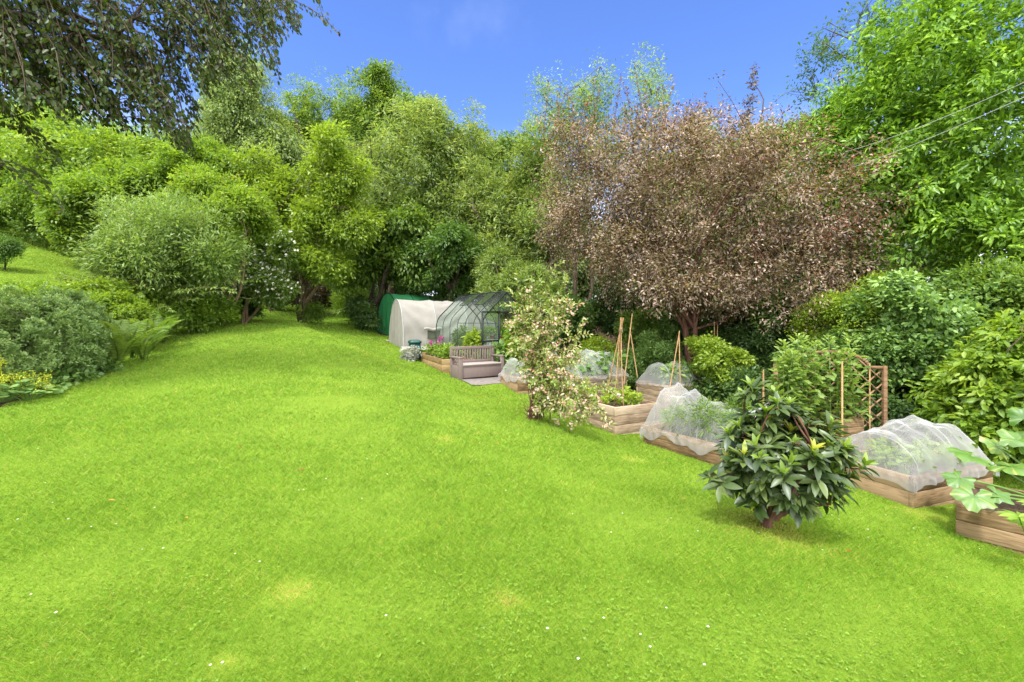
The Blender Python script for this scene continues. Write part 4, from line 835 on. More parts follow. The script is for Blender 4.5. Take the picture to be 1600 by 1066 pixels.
gp = lambda x, y, z: gb+e1*x+e2*y+Z*z
def gprof():
    """half section from the base up the side, round the curved eave, to the ridge"""
    pts = [(0, 0), (0, zE-.05)]; sl = R(41)
    for k in np.linspace(0, 1, 7)[1:]: a = k*(math.pi/2-sl); r = .60; pts.append((r-r*math.cos(a), zE-.05+r*math.sin(a)))
    pts.append((GW/2, zR)); return np.array(pts)
gpr = gprof(); full = np.concatenate([gpr, np.c_[GW-gpr[::-1, 0], gpr[::-1, 1]][1:]])
mb = MB(); i = 0; ys = [.012, GL-.012]; n = len(full)
vv = np.array([gp(*( (x, y, z) if True else 0)) for y in ys for x, z in ((q[0], q[1]) for q in full)]); f = [(k, k+1, n+k+1, n+k) for k in range(n-1)]; mb.add(vv, f)
mb.build('roof_glazing', GLASS, root, gb, smooth=False)
dx0, dx1, dh = GW/2-.32, GW/2+.34, 1.95-gb[2]
for yy, nm, open_ in ((GL-.02, 'back_glazing', False), (.02, 'front_glazing', True)):
    mb = MB(); inner = full.copy(); c = np.array([gp(x, yy, z) for x, z in inner]); ce = gp(GW/2, yy, .5)
    if not open_: mb.add(np.concatenate([c, ce[None]]), [(k, (k+1) % n, n) for k in range(n)])
    else:
        hgt = lambda x: float(np.interp(min(x, GW-x), gpr[1:, 0], gpr[1:, 1]))
        for xa, xb, z0 in ((0, dx0, 0), (dx1, GW, 0), (dx0, dx1, dh)):
            xs = np.linspace(xa, xb, 8); q = np.array([[gp(x, yy, z0), gp(x, yy, hgt(x))] for x in xs]).reshape(-1, 3); mb.add(q, [(2*k, 2*k+2, 2*k+3, 2*k+1) for k in range(7)])
    mb.build(nm, GLASS, root, gb)
for k, y in enumerate(np.linspace(0, GL, 7)):
    mb = MB(); w_ = .03 if k in (0, 6) else .017
    for (x0, z0), (x1, z1) in zip(full[:-1], full[1:]): mb.bar(gp(x0, y, z0), gp(x1, y, z1), w_, w_, .5)
    mb.build('glazing_bar', frame_m, root, gb)
mb = MB()
for x, z in ((0, .02), (GW, .02), (GW/2, zR+.02)): mb.bar(gp(x, 0, z), gp(x, GL, z), .03, .03)
for y in (0, GL): mb.bar(gp(0, y, .02), gp(GW, y, .02), .03, .04)
for x in (dx0, dx1): mb.bar(gp(x, 0, 0), gp(x, 0, dh+.2), .04, .04)
mb.bar(gp(.12, 0, dh), gp(GW-.12, 0, dh), .035, .05); mb.bar(gp(dx1, 0, .8), gp(GW, 0, .8), .03, .03); mb.bar(gp(.02, GL*.5, zE+.1), gp(GW-.02, GL*.5, zE+.1), .02, .02)
mb.build('frame', frame_m, root, gb)
for y0 in (.55, 1.55):       # roof vents propped ajar
    mb = MB(); x0, x1 = GW/2-.03, GW/2-.55; f_ = lambda x: float(np.interp(x, gpr[1:, 0], gpr[1:, 1]))+.03
    P_ = [gp(x0, y0, f_(x0)), gp(x1, y0, f_(x1)+.09), gp(x1, y0+.5, f_(x1)+.09), gp(x0, y0+.5, f_(x0))]
    for p, q in zip(P_, P_[1:]+P_[:1]): mb.bar(p, q, .015, .015)
    v_ = mb.build('roof_vent', frame_m, root, gb); mg = MB(); mg.add(np.array(P_), [(0, 1, 2, 3)]); mg.build('pane', GLASS, v_, gb)
# the sliding door, pushed open to the left
hx = gp(-.02, -.06, 0); dd = e1; mb = MB(); dW = .64; q = lambda s, z: hx+dd*s*dW+Z*z
for s0, z0, s1, z1 in ((0, .05, 0, dh), (1, .05, 1, dh), (0, .07, 1, .07), (0, dh, 1, dh), (0, .82, 1, .82)): mb.bar(q(s0, z0), q(s1, z1), .055, .05)
dr = mb.build('door', frame_m, root, gb); mg = MB(); mg.add(np.array([q(0, .1), q(1, .1), q(1, dh), q(0, dh)]), [(0, 1, 2, 3)]); mg.build('pane', GLASS, dr, gb)
# staging with pots inside
grey_m = solid('grey_staging', [(.3, (.10, .10, .10)), (.7, (.2, .2, .2))], .7, 10, None, .1); terra = solid('terracotta', [(.3, (.36, .14, .075)), (.7, (.48, .21, .12))], .85, 15, None, .2)
s0 = gp(GW-.45, .3, 0); stg = empty('greenhouse_staging', s0, 'dark shelf standing inside the greenhouse', 'shelf'); mb = MB(); M3 = np.stack([e1, e2, Z], 1)
mb.box(gp(GW-.35, 1.4, .78), (.5, 2.2, .03), M=M3); mb.build('shelf', grey_m, stg, s0)
for x in (GW-.57, GW-.13):
    for y in (.35, 2.45): mb = MB(); mb.box(gp(x, y, .38), (.03, .03, .76), M=M3); mb.build('leg', grey_m, stg, s0)
def pot(label, b, r, h, leafy=None, group=None):
    root = empty('flower_pot', b, label, 'pot', group); mb = MB(); a = np.arange(16)/16*6.283; prof = [(r*.68, 0), (r*.92, h*.8), (r*1.04, h*.8), (r*1.04, h), (r*.88, h), (r*.84, h*.88), (0.001, h*.88)]
    v = np.array([[b[0]+q*math.cos(t), b[1]+q*math.sin(t), b[2]+z] for q, z in prof for t in a]); f = [(i*16+k, i*16+(k+1) % 16, (i+1)*16+(k+1) % 16, (i+1)*16+k) for i in range(len(prof)-1) for k in range(16)]; mb.add(v, f); mb.build('pot', terra, root, b, smooth=False)
    if leafy: rg = np.random.default_rng(int(b[0]*100) % 97+5); mb = MB(); crown(mb, rg, [(b+[0, 0, h+leafy*.5], np.array([leafy*.45, leafy*.45, leafy*.55]))], .09, cover=4, gap=-1, per=8, twig=.1); mb.build('foliage', M['fresh_green'], root, b)
pot('terracotta pot standing just outside the greenhouse door', onground(800, 13.3)+[0, 0, .02], .16, .26, None)
for k, y in enumerate((.6, 1.1, 1.7, 2.2)): pot('small potted plant on the shelf inside the greenhouse', gp(GW-.35, y, .796), .09, .14, .3, 'potted plants inside the greenhouse')
plant('tomato_plant', 'leafy plant growing inside the greenhouse near its far end', 'plant', [(720, 535, 15.8, 16, 24)], .11, M['mid_green'], base=(722, 15.8), cover=3, gap=-.8, up=.7, twig=.25)
FOOT.append((gp(GW/2, GL/2, 0)[:2], ga, GW/2+.1, GL/2+.1))

# ------------------------------------------------------------------ polytunnels
def tunnelmat(name, c, trans, alpha):
    m, t, out = newmat(name); d = nn(t, 'ShaderNodeBsdfDiffuse'); b = nn(t, 'ShaderNodeBsdfTranslucent'); n = noise(t, 3, 5)
    col = ramp(t, n, [(.3, tuple(q*.88 for q in c)), (.7, c)]); t.links.new(col, d.inputs[0]); t.links.new(col, b.inputs[0]); x = nn(t, 'ShaderNodeMixShader'); x.inputs[0].default_value = trans; t.links.new(d.outputs[0], x.inputs[1]); t.links.new(b.outputs[0], x.inputs[2])
    tr = nn(t, 'ShaderNodeBsdfTransparent'); y = nn(t, 'ShaderNodeMixShader'); y.inputs[0].default_value = alpha; t.links.new(tr.outputs[0], y.inputs[1]); t.links.new(x.outputs[0], y.inputs[2]); t.links.new(y.outputs[0], out.inputs[0]); return m
def tunnel(label, b, a, Lg, Wd, H, mat, hoopm, nh, seed, wr=.02, skirt=True):
    rng = np.random.default_rng(seed); E1 = np.array([math.cos(a), math.sin(a), 0]); E2 = np.array([-math.sin(a), math.cos(a), 0]); root = empty('polytunnel', b, label, 'polytunnel', 'polytunnels beyond the greenhouse')
    P = lambda x, y, z: b+E1*x+E2*y+Z*z
    def sec(k):
        t = k*math.pi; y = Wd/2-Wd/2*math.copysign(abs(math.cos(t))**1.0, math.cos(t)); return y, H*math.sin(t)**.9 if 0 < k < 1 else 0.
    ks = np.linspace(0, 1, 41); xs = np.linspace(0, Lg, 70); hx = np.linspace(0, Lg, nh); w1 = sinfield(rng, 12, 2.5, 9, 2); fold = sinfield(rng, 8, 1, 4, 2)
    V = []
    for x in xs:
        dh = np.abs(x-hx).min()/(Lg/(nh-1))*2
        for k in ks:
            y, z = sec(k); q = np.array([[x*1.1, k*9.]]); wv = float(w1(q)[0]); s = 1-.045*math.sin(min(dh, 1)*math.pi/2)+wv*wr*.5*min(1, dh*2)-abs(math.sin(k*30+float(fold(np.array([[x*1.5, k*2]]))[0])*1.4))**3*wr*3.0*min(1, dh*2)
            V.append(P(x+(0), Wd/2+(y-Wd/2)*s, z*(.75+.25*s)))
    i = np.arange(len(xs)*len(ks)).reshape(len(xs), len(ks)); mb = MB(); mb.add(np.array(V), np.stack([i[:-1, :-1], i[1:, :-1], i[1:, 1:], i[:-1, 1:]], -1).reshape(-1, 4)); mb.build('cover', mat, root, b, smooth=True)
    for x, nm in ((-.01, 'end_panel'), (Lg+.01, 'end_panel')):
        V = []; rs = np.linspace(0, 1, 18)
        for r in rs:
            for k in ks: y, z = sec(k); V.append(P(x+(.03*math.sin(y*16)+.015*math.sin(y*37+z*3))*(1-r)*4*r, y, z*r))
        i = np.arange(18*41).reshape(18, 41); mb = MB(); mb.add(np.array(V), np.stack([i[:-1, :-1], i[1:, :-1], i[1:, 1:], i[:-1, 1:]], -1).reshape(-1, 4)); mb.build(nm, mat, root, b, smooth=True)
    for x in hx:
        mb = MB(); mb.tube([P(x, *sec(k)) for k in np.linspace(.0, 1, 33)], .022, 6, .5); mb.build('hoop', hoopm, root, b, smooth=True)
    if skirt:
        for yy, sg in ((0, -1), (Wd, 1)):
            mb = MB(); V = []; xs2 = np.linspace(-.1, Lg+.1, 60)
            for x in xs2:
                for j, r in enumerate((0, .5, 1)): g = P(x, yy+sg*(r*.26+.04*math.sin(x*9+j)), 0); V.append([g[0], g[1], max(b[2]+.14*(1-r)**2, Gs(g[0], g[1])+.03+.03*abs(math.sin(x*13+j)))])
            i = np.arange(180).reshape(60, 3); mb.add(np.array(V), np.stack([i[:-1, :-1], i[1:, :-1], i[1:, 1:], i[:-1, 1:]], -1).reshape(-1, 4)); mb.build('skirt', mat, root, b, smooth=True)
    FOOT.append((P(Lg/2, Wd/2, 0)[:2], a, Lg/2, Wd/2)); return root, P, sec
WT = tunnelmat('white_tunnel_fabric', (.43, .41, .39), .3, .94); GT = tunnelmat('green_tunnel_fabric', (.08, .40, .17), .5, .92)
tb_ = W(631, 547, 17.5); root, P, sec = tunnel('low white fabric polytunnel between the green tunnel and the greenhouse', tb_, R(31), 4.2, 2.0, zat(0, 467, 17.9)-tb_[2], WT, hoop_m, 4, 21, .03)
mb = MB(); dk = solid('dark_opening', [(.3, (.05, .06, .045)), (.7, (.10, .11, .08))], .9, 5, None, 0)   # ventilation flap in the side
y_, z_ = sec(.1); V = [P(.95+s*.55, -.03-.015, .42+r*.34) for s in (0, 1) for r in (0, 1)]; mb.add(np.array(V), [(0, 2, 3, 1)]); mb.build('side_window', dk, root, tb_)
mb = MB(); V = [P(.8+s*.75, -.05-.05*math.sin(r*3.1), .74+r*.13+.03*math.sin(s*9)) for s in np.linspace(0, 1, 12) for r in np.linspace(0, 1, 6)]; i = np.arange(72).reshape(12, 6); mb.add(np.array(V), np.stack([i[:-1, :-1], i[1:, :-1], i[1:, 1:], i[:-1, 1:]], -1).reshape(-1, 4)); mb.build('rolled_flap', WT, root, tb_, smooth=True)
tg = W(624, 533, 20.4); tunnel('green net polytunnel at the back next to the dark shrubs', tg, R(44), 3.2, 2.2, zat(0, 457.5, 20.8)-tg[2], GT, frame_m, 4, 22, .015, False)
# lidded bin
binm = solid('green_bin_plastic', [(.3, (.008, .05, .045)), (.7, (.015, .08, .07))], .4, 10, None, .05, spec=.5)
bb = onground(648, 16.0); bb[2] = zat(0, 560, 16); root = empty('compost_bin', bb, 'dark green lidded bin between the white tunnel and the golden bed', 'bin'); mb = MB(); a = np.arange(20)/20*6.283
def lathe(mb, c, prof, sq=4):
    n = 24; t = np.arange(n)/n*6.283; k = (np.abs(np.cos(t))**sq+np.abs(np.sin(t))**sq)**(-1/sq); v = np.array([[c[0]+r*k[j]*math.cos(t[j]+.4), c[1]+r*k[j]*math.sin(t[j]+.4), c[2]+z] for r, z in prof for j in range(n)])
    mb.add(v, [(i*n+j, i*n+(j+1) % n, (i+1)*n+(j+1) % n, (i+1)*n+j) for i in range(len(prof)-1) for j in range(n)])
lathe(mb, bb, [(.24, 0), (.19, .56), (.001, .56)]); mb.build('body', binm, root, bb); mb = MB(); lathe(mb, bb, [(.20, .53), (.23, .55), (.225, .61), (.15, .66), (.001, .67)]); mb.build('lid', binm, root, bb, smooth=False)

# ------------------------------------------------------------------ rhododendron in the foreground
LM('rhodo_leaf', (.022,.046,.009), (.052,.092,.016), (.125,.18,.04), trans=.22, gloss=.045, rough=.42)
LM('rhodo_shoot', (.10,.19,.015), (.20,.33,.025), (.32,.36,.03), trans=.4, gloss=.05)
LEAF5 = _blade(6, .18, .06)
def rhodo():
    rng = np.random.default_rng(41); b = onground(1197, 4.25); root = empty('rhododendron', b, 'low rhododendron with dark leathery leaves on the sloping lawn', 'shrub')
    tb = MB(); lm = MB(); shoots = []
    C0 = W(1222, 727, 4.25); Rr = np.array([.54, .48, .52])
    # main stems fan out from a thick base
    tb.tube([b-[0, 0, .12], b+[.0, 0, .06], b+[.06, 0, .16]], [.06, .05, .04], 10, .4)
    ends = []
    for k in range(13):
        a = k/13*6.283+rng.normal()*.2; e = C0+np.array([math.cos(a)*.34, math.sin(a)*.3, rng.uniform(-.08, .3)]); q = limb(tb, rng, b+[.03, 0, .08], e, .021, .008, .14, 8, 7, -.06); ends.append(q[3:])
    ends = np.concatenate(ends)
    N = 250; g = nrm(rng.normal(size=(N*3, 3))); g = g[g[:, 2] > -.56][:N]; r = rng.uniform(.62, 1.08, len(g)); lump = sinfield(rng, 10, 1.5, 4)
    vs = np.c_[.72+.28*np.clip((g[:, 2]+.6)/.8, 0, 1), .72+.28*np.clip((g[:, 2]+.6)/.8, 0, 1), np.ones(len(g))]
    T = C0+g*Rr*vs*(r*(1+.16*lump(g*2)))[:, None]
    T = np.concatenate([T, [W(1110, 745, 4.1), W(1125, 755, 4.0), W(1300, 735, 4.1), W(1300, 690, 4.0), W(1170, 650, 4.4), W(1245, 640, 4.4), W(1290, 660, 4.3)]])
    for p in T:
        q = ends[np.argmin(np.linalg.norm(ends-p, axis=1))]; limb(tb, rng, q, p, .009, .006, .1, 5, 5, .05)
        o = nrm((p-C0)/Rr); ax = nrm(o*.7+np.array([0, 0, 1.0])+rng.normal(size=3)*.2)
        u = nrm(np.cross(ax, [.3, .8, .1])); v = np.cross(ax, u); n = rng.integers(9, 14); a = np.arange(n)*2.4+rng.random()*6; el = rng.normal(.28, .4, n)
        D = nrm(np.cos(a)[:, None]*u+np.sin(a)[:, None]*v+el[:, None]*ax-np.array([0, 0, .12])); Nn = nrm(ax-D*.1+rng.normal(size=(n, 3))*.15); L = rng.uniform(.10, .19, n)
        put(lm, p+ax*rng.uniform(-.05, .03, n)[:, None]+D*.012, D, Nn+rng.normal(size=(n, 3))*.2, L, L*.35, np.clip(rng.normal(.40, .27, n), 0, 1), LEAF5)
        if rng.random() < (.6 if o[2] > -.1 else .08):
            n = rng.integers(5, 8); a = np.arange(n)*2.4; D = nrm((np.cos(a)[:, None]*u+np.sin(a)[:, None]*v)*.5+ax+rng.normal(size=(n, 3))*.12); L = rng.uniform(.06, .13, n)
            sm = MB(); put(sm, p+ax*.03+D*.004, D, nrm(-(np.cos(a)[:, None]*u+np.sin(a)[:, None]*v)+ax*.4), L, L*.34, np.clip(rng.normal(.25 if rng.random() < .96 else .95, .15, n), 0, 1), LEAF5); sm.tube([p-ax*.03, p+ax*.05], .006, 5, .2); shoots.append(sm)
    tb.build('trunk', bark_red, root, b, smooth=True); lm.build('foliage', M['rhodo_leaf'], root, b); [q.build('young_shoot', M['rhodo_shoot'], root, b) for q in shoots[:100]]
rhodo()

# ------------------------------------------------------------------ weigela
M['weigela_leaf'] = leafmat('weigela_leaf', [(0, (.11, .18, .03)), (.35, (.22, .31, .06)), (.65, (.38, .42, .18)), (.88, (.60, .57, .38)), (1, (.52, .33, .22))], trans=.38, gloss=.03)
petal = leafmat('weigela_petal', [(0, (.58, .24, .17)), (.3, (.72, .46, .45)), (1, (.82, .64, .66))], trans=.35, gloss=.02, bright=1)
def weigela():
    rng = np.random.default_rng(61); b = onground(832, 8.0); root = empty('weigela', b, 'tall variegated weigela with pink flowers leaning over the lawn', 'shrub'); tb = MB(); lm = MB(); fm = MB(); dk = MB()
    arms = [((832, 425), 8.0, .55), ((858, 418), 8.2, .5), ((808, 450), 7.9, .45), ((885, 440), 8.1, .5), ((885, 470), 8.1, .5), ((905, 520), 7.9, .4), ((845, 500), 7.8, .45), ((820, 530), 7.8, .35), ((870, 555), 7.7, .5), ((895, 590), 7.7, .45), ((920, 620), 7.6, .4), ((905, 660), 7.5, .35), ((880, 610), 7.6, .45),
            ((935, 630), 7.6, .35), ((945, 605), 7.6, .3), ((862, 470), 7.8, .5), ((800, 500), 8.0, .3), ((870, 520), 8.3, .4), ((920, 645), 7.5, .3), ((950, 645), 7.4, .3), ((895, 640), 7.4, .4), ((800, 455), 8.0, .25), ((915, 545), 8.0, .25), ((855, 535), 7.6, .4), ((885, 540), 7.8, .4), ((840, 470), 7.7, .4), ((870, 635), 7.6, .35)]
    for (px, py), D, ln in arms:
        e = W(px, py, D); n = 11; t = np.linspace(0, 1, n)[:, None]; lowarm = py > 560
        mid = b+(e-b)*np.array([.35, .35, .62]) if not lowarm else b+(e-b)*np.array([.4, .4, .5])+[0, 0, .55]
        p = (1-t)**2*(b+np.r_[rng.normal(size=2)*.13, 0])+2*t*(1-t)*(mid+rng.normal(size=3)*.08)+t**2*e; tb.tube(p, np.linspace(rng.uniform(.006, .011), .003, n), 5, rng.random())
        ns = 16
        for k in range(ns):
            s = rng.uniform(.42 if not lowarm else .35, 1.0); base = np.array([np.interp(s, t[:, 0], p[:, i]) for i in range(3)]); up = 1.0 if py < 520 else .15
            d = nrm(rng.normal(size=3)*[.9, .9, .45]+np.array([0, 0, up*rng.uniform(.2, 1)])); L = rng.uniform(.18, .5)*(.6+.6*ln); m = 15
            ss = np.linspace(0, 1, m); q = base+d*L*ss[:, None]+np.array([0, 0, -.22*L])*(ss**2)[:, None]*(1 if lowarm else .4); tb.tube(q[::3], np.linspace(.005, .002, 5), 4, rng.random(), False)
            a = np.arange(m)*1.57+rng.random(); u = nrm(np.cross(d, [0, .3, 1.])); v = np.cross(d, u); Dl = nrm(np.cos(a)[:, None]*u+np.sin(a)[:, None]*v+d*.7+np.array([0, 0, .1])); LL = .085*rng.uniform(.7, 1.2, m)
            fresh = (py < 480) and (base[2]+d[2]*L > W(0, 462, 8)[2]); tt = np.clip(rng.normal(.28 if fresh else .52, .24, m), 0, 1)
            put(lm, q, Dl, nrm(np.array([0, 0, .8])+rng.normal(size=(m, 3))*.45), LL, LL*.42, tt, OVAL)
            if rng.random() < (.38 if not fresh else .1):
                m = 7; c = q[-4:][rng.integers(0, 4, m)]+rng.normal(size=(m, 3))*.035
                for c_ in c:
                    a = np.arange(5)/5*6.283; ax = nrm(rng.normal(size=3)+[0, -.8, .4]); u = nrm(np.cross(ax, [0, 0, 1.])); v = np.cross(ax, u); put(fm, np.repeat(c_[None], 5, 0), nrm(np.cos(a)[:, None]*u+np.sin(a)[:, None]*v+ax*.8), np.repeat(ax[None], 5, 0), .032, .02, rng.random())
    for k in range(60): a = rng.random()*6.28; limb(tb, rng, b+[0, 0, -.02], b+np.array([math.cos(a)*rng.uniform(.05, .3), math.sin(a)*.2, rng.uniform(.1, .4)]), .004, .001, .15, 5, 4)
    tb.build('stems', bark_red, root, b, smooth=True); lm.build('foliage', M['weigela_leaf'], root, b); fm.build('blossom', petal, root, b, kind='stuff')
weigela()

# ------------------------------------------------------------------ squash in the near planter
def lobed(nr=5, na=50):
    v = [(0, 0, 0)]; a = np.linspace(-2.75, 2.75, na)
    for j in range(1, nr+1):
        q = j/nr
        for t in a:
            r = (.62+.22*math.cos(t*2.5)**2*1.0)*(1-.22*abs(t)/2.75)*(1+.045*math.sin(t*17)*(q > .9)); r *= q
            z = .16*r+.05*math.sin(t*5)*q*q+.03*math.cos(t*11)*q**3-.22*q*q*r; v.append((r*math.sin(t), r*math.cos(t), z))
    f = []
    for j in range(1, nr):
        for k in range(na-1): A_ = 1+(j-1)*na+k; f.append((A_, A_+1, A_+na+1, A_+na))
    tri = [(0, 1+k, 2+k) for k in range(na-1)]; return np.array(v), np.array(f), np.array(tri)
LV, LF, LT = lobed()
M['squash_leaf'] = leafmat('squash_leaf', [(0, (.045, .12, .014)), (.5, (.09, .20, .024)), (.85, (.16, .28, .045)), (1, (.36, .34, .09))], trans=.4, gloss=.05)
def squash():
    rng = np.random.default_rng(71); b = inside('planter', .42, .55, -.05); root = empty('squash_plant', b, 'squash plant with big lobed leaves sprawling over the near planter', 'plant')
    LS = [((1517, 713), 5.2, .42, (-.9, -.3, .05), (-.1, -.35, 1)), ((1522, 775), 4.75, .36, (-.7, -.5, -.6), (-.5, -.6, .7)), ((1556, 772), 4.8, .27, (.3, -.7, -.3), (0, -.7, .7)), ((1580, 730), 5.0, .46, (.3, -.6, .1), (.1, -.45, 1)), ((1590, 690), 5.2, .38, (.5, .2, .3), (-.2, -.6, .8)),
          ((1620, 700), 5.0, .45, (.8, -.2, .2), (0, -.5, 1)), ((1560, 700), 5.4, .34, (-.3, .3, .3), (0, -.5, 1)), ((1650, 760), 4.8, .42, (.9, -.3, -.1), (.2, -.4, 1)), ((1500, 748), 5.0, .30, (-.9, -.2, -.4), (-.5, -.4, .8)), ((1600, 655), 5.2, .3, (.3, 0, .6), (-.6, -.5, .5))]
    for (px, py), D, L, d, nrml in LS:
        L *= .68
        p = W(px, py, D); mb = MB(); y = nrm(np.array(d)); x = nrm(np.cross(y, np.array(nrml))); z = np.cross(x, y); P_ = p+(LV[:, 0:1]*x+LV[:, 1:2]*y+LV[:, 2:3]*z)*L
        mb.add(P_, LF, np.clip(.38+rng.normal()*.12+.4*np.exp(-((np.abs((np.arctan2(LV[:, 0], LV[:, 1])[:, None]-np.array([-2.2, -1.2, 0, 1.2, 2.2])))*np.linalg.norm(LV[:, :2], axis=1)[:, None]/.022)**2)).max(-1)+np.linalg.norm(LV[:, :2], axis=1)*.35+rng.normal(size=len(LV))*.05, 0, 1)); mb.add(P_, LT, .4); mb.build('leaf', M['squash_leaf'], root, b, smooth=True)
        mb = MB(); t = np.linspace(0, 1, 9)[:, None]; m_ = (b+p)/2+[0, 0, .12]; mb.tube((1-t)**2*b+2*t*(1-t)*m_+t*t*p, np.linspace(.016, .010, 9), 7, .75); mb.build('stalk', M['squash_leaf'], root, b, smooth=True)
squash()
rng = np.random.default_rng(72); b = onground(1625, 4.1); b[2] -= .05; root = empty('lupin', b, 'bright narrow leaves poking into the bottom right corner', 'plant'); mb = MB()
for px, py, D in ((1592, 808, 4.05), (1605, 818, 4.1), (1625, 790, 4.2)):
    c = W(px, py, D); n = 9; a = np.linspace(0, 6.28, n, endpoint=False)+rng.random(); put(mb, np.repeat(c[None], n, 0), nrm(np.c_[np.cos(a), np.sin(a)*.7, np.full(n, .15)]), np.tile([0, -.5, 1.], (n, 1)), .15, .045, rng.uniform(.4, 1, n), LEAF5); mb.tube([b, (b+c)/2+[0, 0, .05], c], .006, 5)
mb.build('foliage', M['fresh_green'], root, b)
SEED[0] = 500

# ------------------------------------------------------------------ overhead cables
wire = solid('grey_cable', [(.3, (.45, .45, .46)), (.7, (.55, .55, .56))], .5, 5, None, 0)
for (p, q, lab) in ((W(1275, 280, 12.0), W(1720, 96, 6.2), 'lower of the two thin cables crossing in front of the laurel'), (W(1320, 238, 11.5), W(1720, 72, 6.0), 'upper of the two thin cables crossing in front of the laurel')):
    t = np.linspace(0, 1, 20)[:, None]; mb = MB(); mb.tube(p+(q-p)*t-np.array([0, 0, .12])*4*t*(1-t), .0055, 5); o = mb.build('overhead_cable', wire, None, p); tag(o, lab, 'cable')

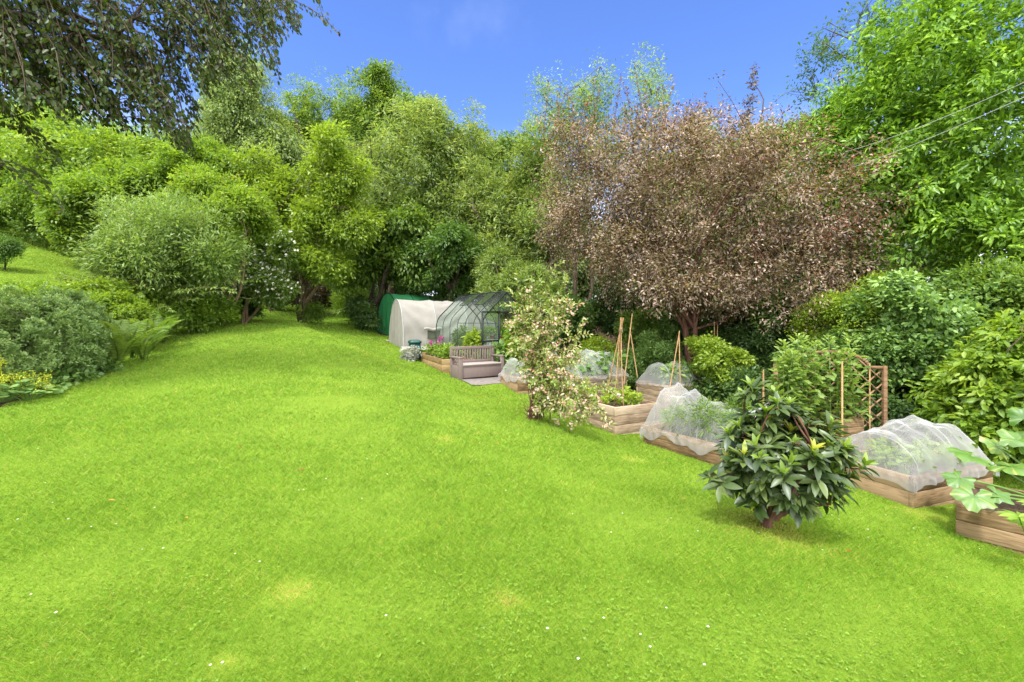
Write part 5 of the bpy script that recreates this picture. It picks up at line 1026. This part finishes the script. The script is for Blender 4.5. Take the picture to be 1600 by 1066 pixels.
# ------------------------------------------------------------------ grass
def grass():
    rng = np.random.default_rng(90)
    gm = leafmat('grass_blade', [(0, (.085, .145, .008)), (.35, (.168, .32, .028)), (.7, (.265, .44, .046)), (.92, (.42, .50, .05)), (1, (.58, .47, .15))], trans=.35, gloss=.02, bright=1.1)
    cm_ = leafmat('clover_leaf', [(0, (.095, .18, .012)), (.5, (.165, .295, .02)), (1, (.26, .40, .04))], trans=.3, gloss=.03, bright=1.1)
    patch = sinfield(rng, 18, .8, 3.2, 2); dry = sinfield(rng, 16, 1.0, 2.6, 2); fine = sinfield(rng, 20, 4, 14, 2); clov = sinfield(rng, 16, 1.2, 4.5, 2)
    dryspots = np.array([[*W(460, 945, 2.62)[:2], .13], [*W(790, 935, 2.6)[:2], .10], [*W(1200, 818, 4.25)[:2], .42], [*W(1180, 800, 4.5)[:2], .3], [*W(350, 1055, 2.05)[:2], .07], [*W(985, 690, 6.6)[:2], .18], [*W(1440, 798, 5.55)[:2], .22], [*W(700, 690, 6.2)[:2], .15]])
    def field(n, d0, d1):
        D = 1/np.sqrt(rng.uniform(1/d1**2, 1/d0**2, n)) if False else np.exp(rng.uniform(math.log(d0), math.log(d1), n)); th = rng.uniform(-1.42, 1.42, n); X = D*th; return X, D
    def keep(X, Y): return (lawn_mask(X, Y) > .5) & ~in_foot(X, Y)
    X, D = field(880000, 1.5, 34); k = keep(X, D); X = X[k]; D = D[k]; n = len(X); Zz = G(X, D); xy = np.c_[X, D]
    dr = np.zeros(n)
    for sx_, sy_, sr in dryspots: dr = np.maximum(dr, np.exp(-(((X-sx_)**2+(D-sy_)**2)/sr**2)))
    h = (.024+.0015*patch(xy)+.018*rng.random(n))*(1+.03*D); h = np.maximum(h, .012)*(1-.25*dr); wd = np.maximum(.0026, D*.00105)*rng.uniform(.7, 1.3, n)
    az = rng.random(n)*6.283; ti = rng.normal(.75, .4, n); Dv = nrm(np.c_[np.cos(az)*ti, np.sin(az)*ti, np.ones(n)])
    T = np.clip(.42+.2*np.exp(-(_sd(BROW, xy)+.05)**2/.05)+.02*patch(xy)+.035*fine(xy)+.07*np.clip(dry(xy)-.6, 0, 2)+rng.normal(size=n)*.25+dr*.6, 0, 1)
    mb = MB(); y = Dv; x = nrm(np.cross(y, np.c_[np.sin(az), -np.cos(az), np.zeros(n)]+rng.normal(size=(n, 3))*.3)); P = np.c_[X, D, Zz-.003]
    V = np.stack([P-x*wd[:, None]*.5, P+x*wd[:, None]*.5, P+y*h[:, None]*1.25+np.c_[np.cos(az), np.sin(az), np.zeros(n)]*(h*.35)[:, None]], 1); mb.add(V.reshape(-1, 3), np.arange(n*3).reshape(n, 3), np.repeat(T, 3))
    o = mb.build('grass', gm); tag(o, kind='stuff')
    X, D = field(28000, 1.55, 6); k = keep(X, D) & (clov(np.c_[X, D])+fine(np.c_[X, D])*.6+1.2*rng.normal(size=len(X)) > 1.2+.14*(D-1.6)); X = X[k]; D = D[k]; n = len(X); Zz = G(X, D)+rng.uniform(.012, .027, n); s = rng.uniform(.0055, .0095, n)*(1+.05*D); t = rng.random(n)*.5+rng.random()*.2+.2*rng.random(n); mb = MB(); a0 = rng.random(n)*6.283
    for k in range(3):
        a = a0+k*2.094; put(mb, np.c_[X, D, Zz], nrm(np.c_[np.cos(a), np.sin(a), rng.normal(.1, .2, n)]), nrm(np.c_[rng.normal(size=(n, 2))*.25, np.ones(n)]), s, s*1.1, np.clip(t+rng.normal(size=n)*.1, 0, 1), (np.array([(0,0,0),(.5,.55,.06),(.25,1,0),(-.25,1,0),(-.5,.55,.06)]), np.array([(0,1,2),(0,2,3),(0,3,4)])))
    o = mb.build('clover', cm_); tag(o, kind='stuff')
    # daisies and fallen petals
    X, D = field(420, 2.0, 19); kk = keep(X, D) & ((clov(np.c_[X, D][:, ::-1]) > .6) | (rng.random(420) < .15)); X = X[kk]; D = D[kk]; n = len(X); mb = MB(); Zz = G(X, D)+.035; s = np.maximum(.0075, D*.0011)*rng.uniform(.8, 1.3, n)
    for k in range(4): a = k*1.5708+X*9; put(mb, np.c_[X, D, Zz], np.c_[np.cos(a), np.sin(a), np.full(n, .1)], np.tile([0, 0, 1.], (n, 1)), s, s*.8, .8)
    o = mb.build('daisies', white_m); tag(o, kind='stuff')
    dm = leafmat('fallen_leaf', [(0, (.20, .07, .02)), (1, (.42, .26, .05))], trans=.2, gloss=.02, bright=1); pts = np.concatenate([np.c_[rng.uniform(-7, -3.5, 40), rng.uniform(14, 21, 40)], np.c_[rng.uniform(-4, 4, 25), rng.uniform(2.5, 10, 25)]]); n = len(pts); mb = MB(); a = rng.random(n)*6.28
    put(mb, np.c_[pts, G(pts[:, 0], pts[:, 1])+.03], np.c_[np.cos(a), np.sin(a), rng.normal(size=n)*.2], nrm(np.c_[rng.normal(size=(n, 2))*.3, np.ones(n)]), .045+.002*pts[:, 1], .03, rng.random(n), OVAL); o = mb.build('fallen_leaves', dm); tag(o, kind='stuff')
grass()
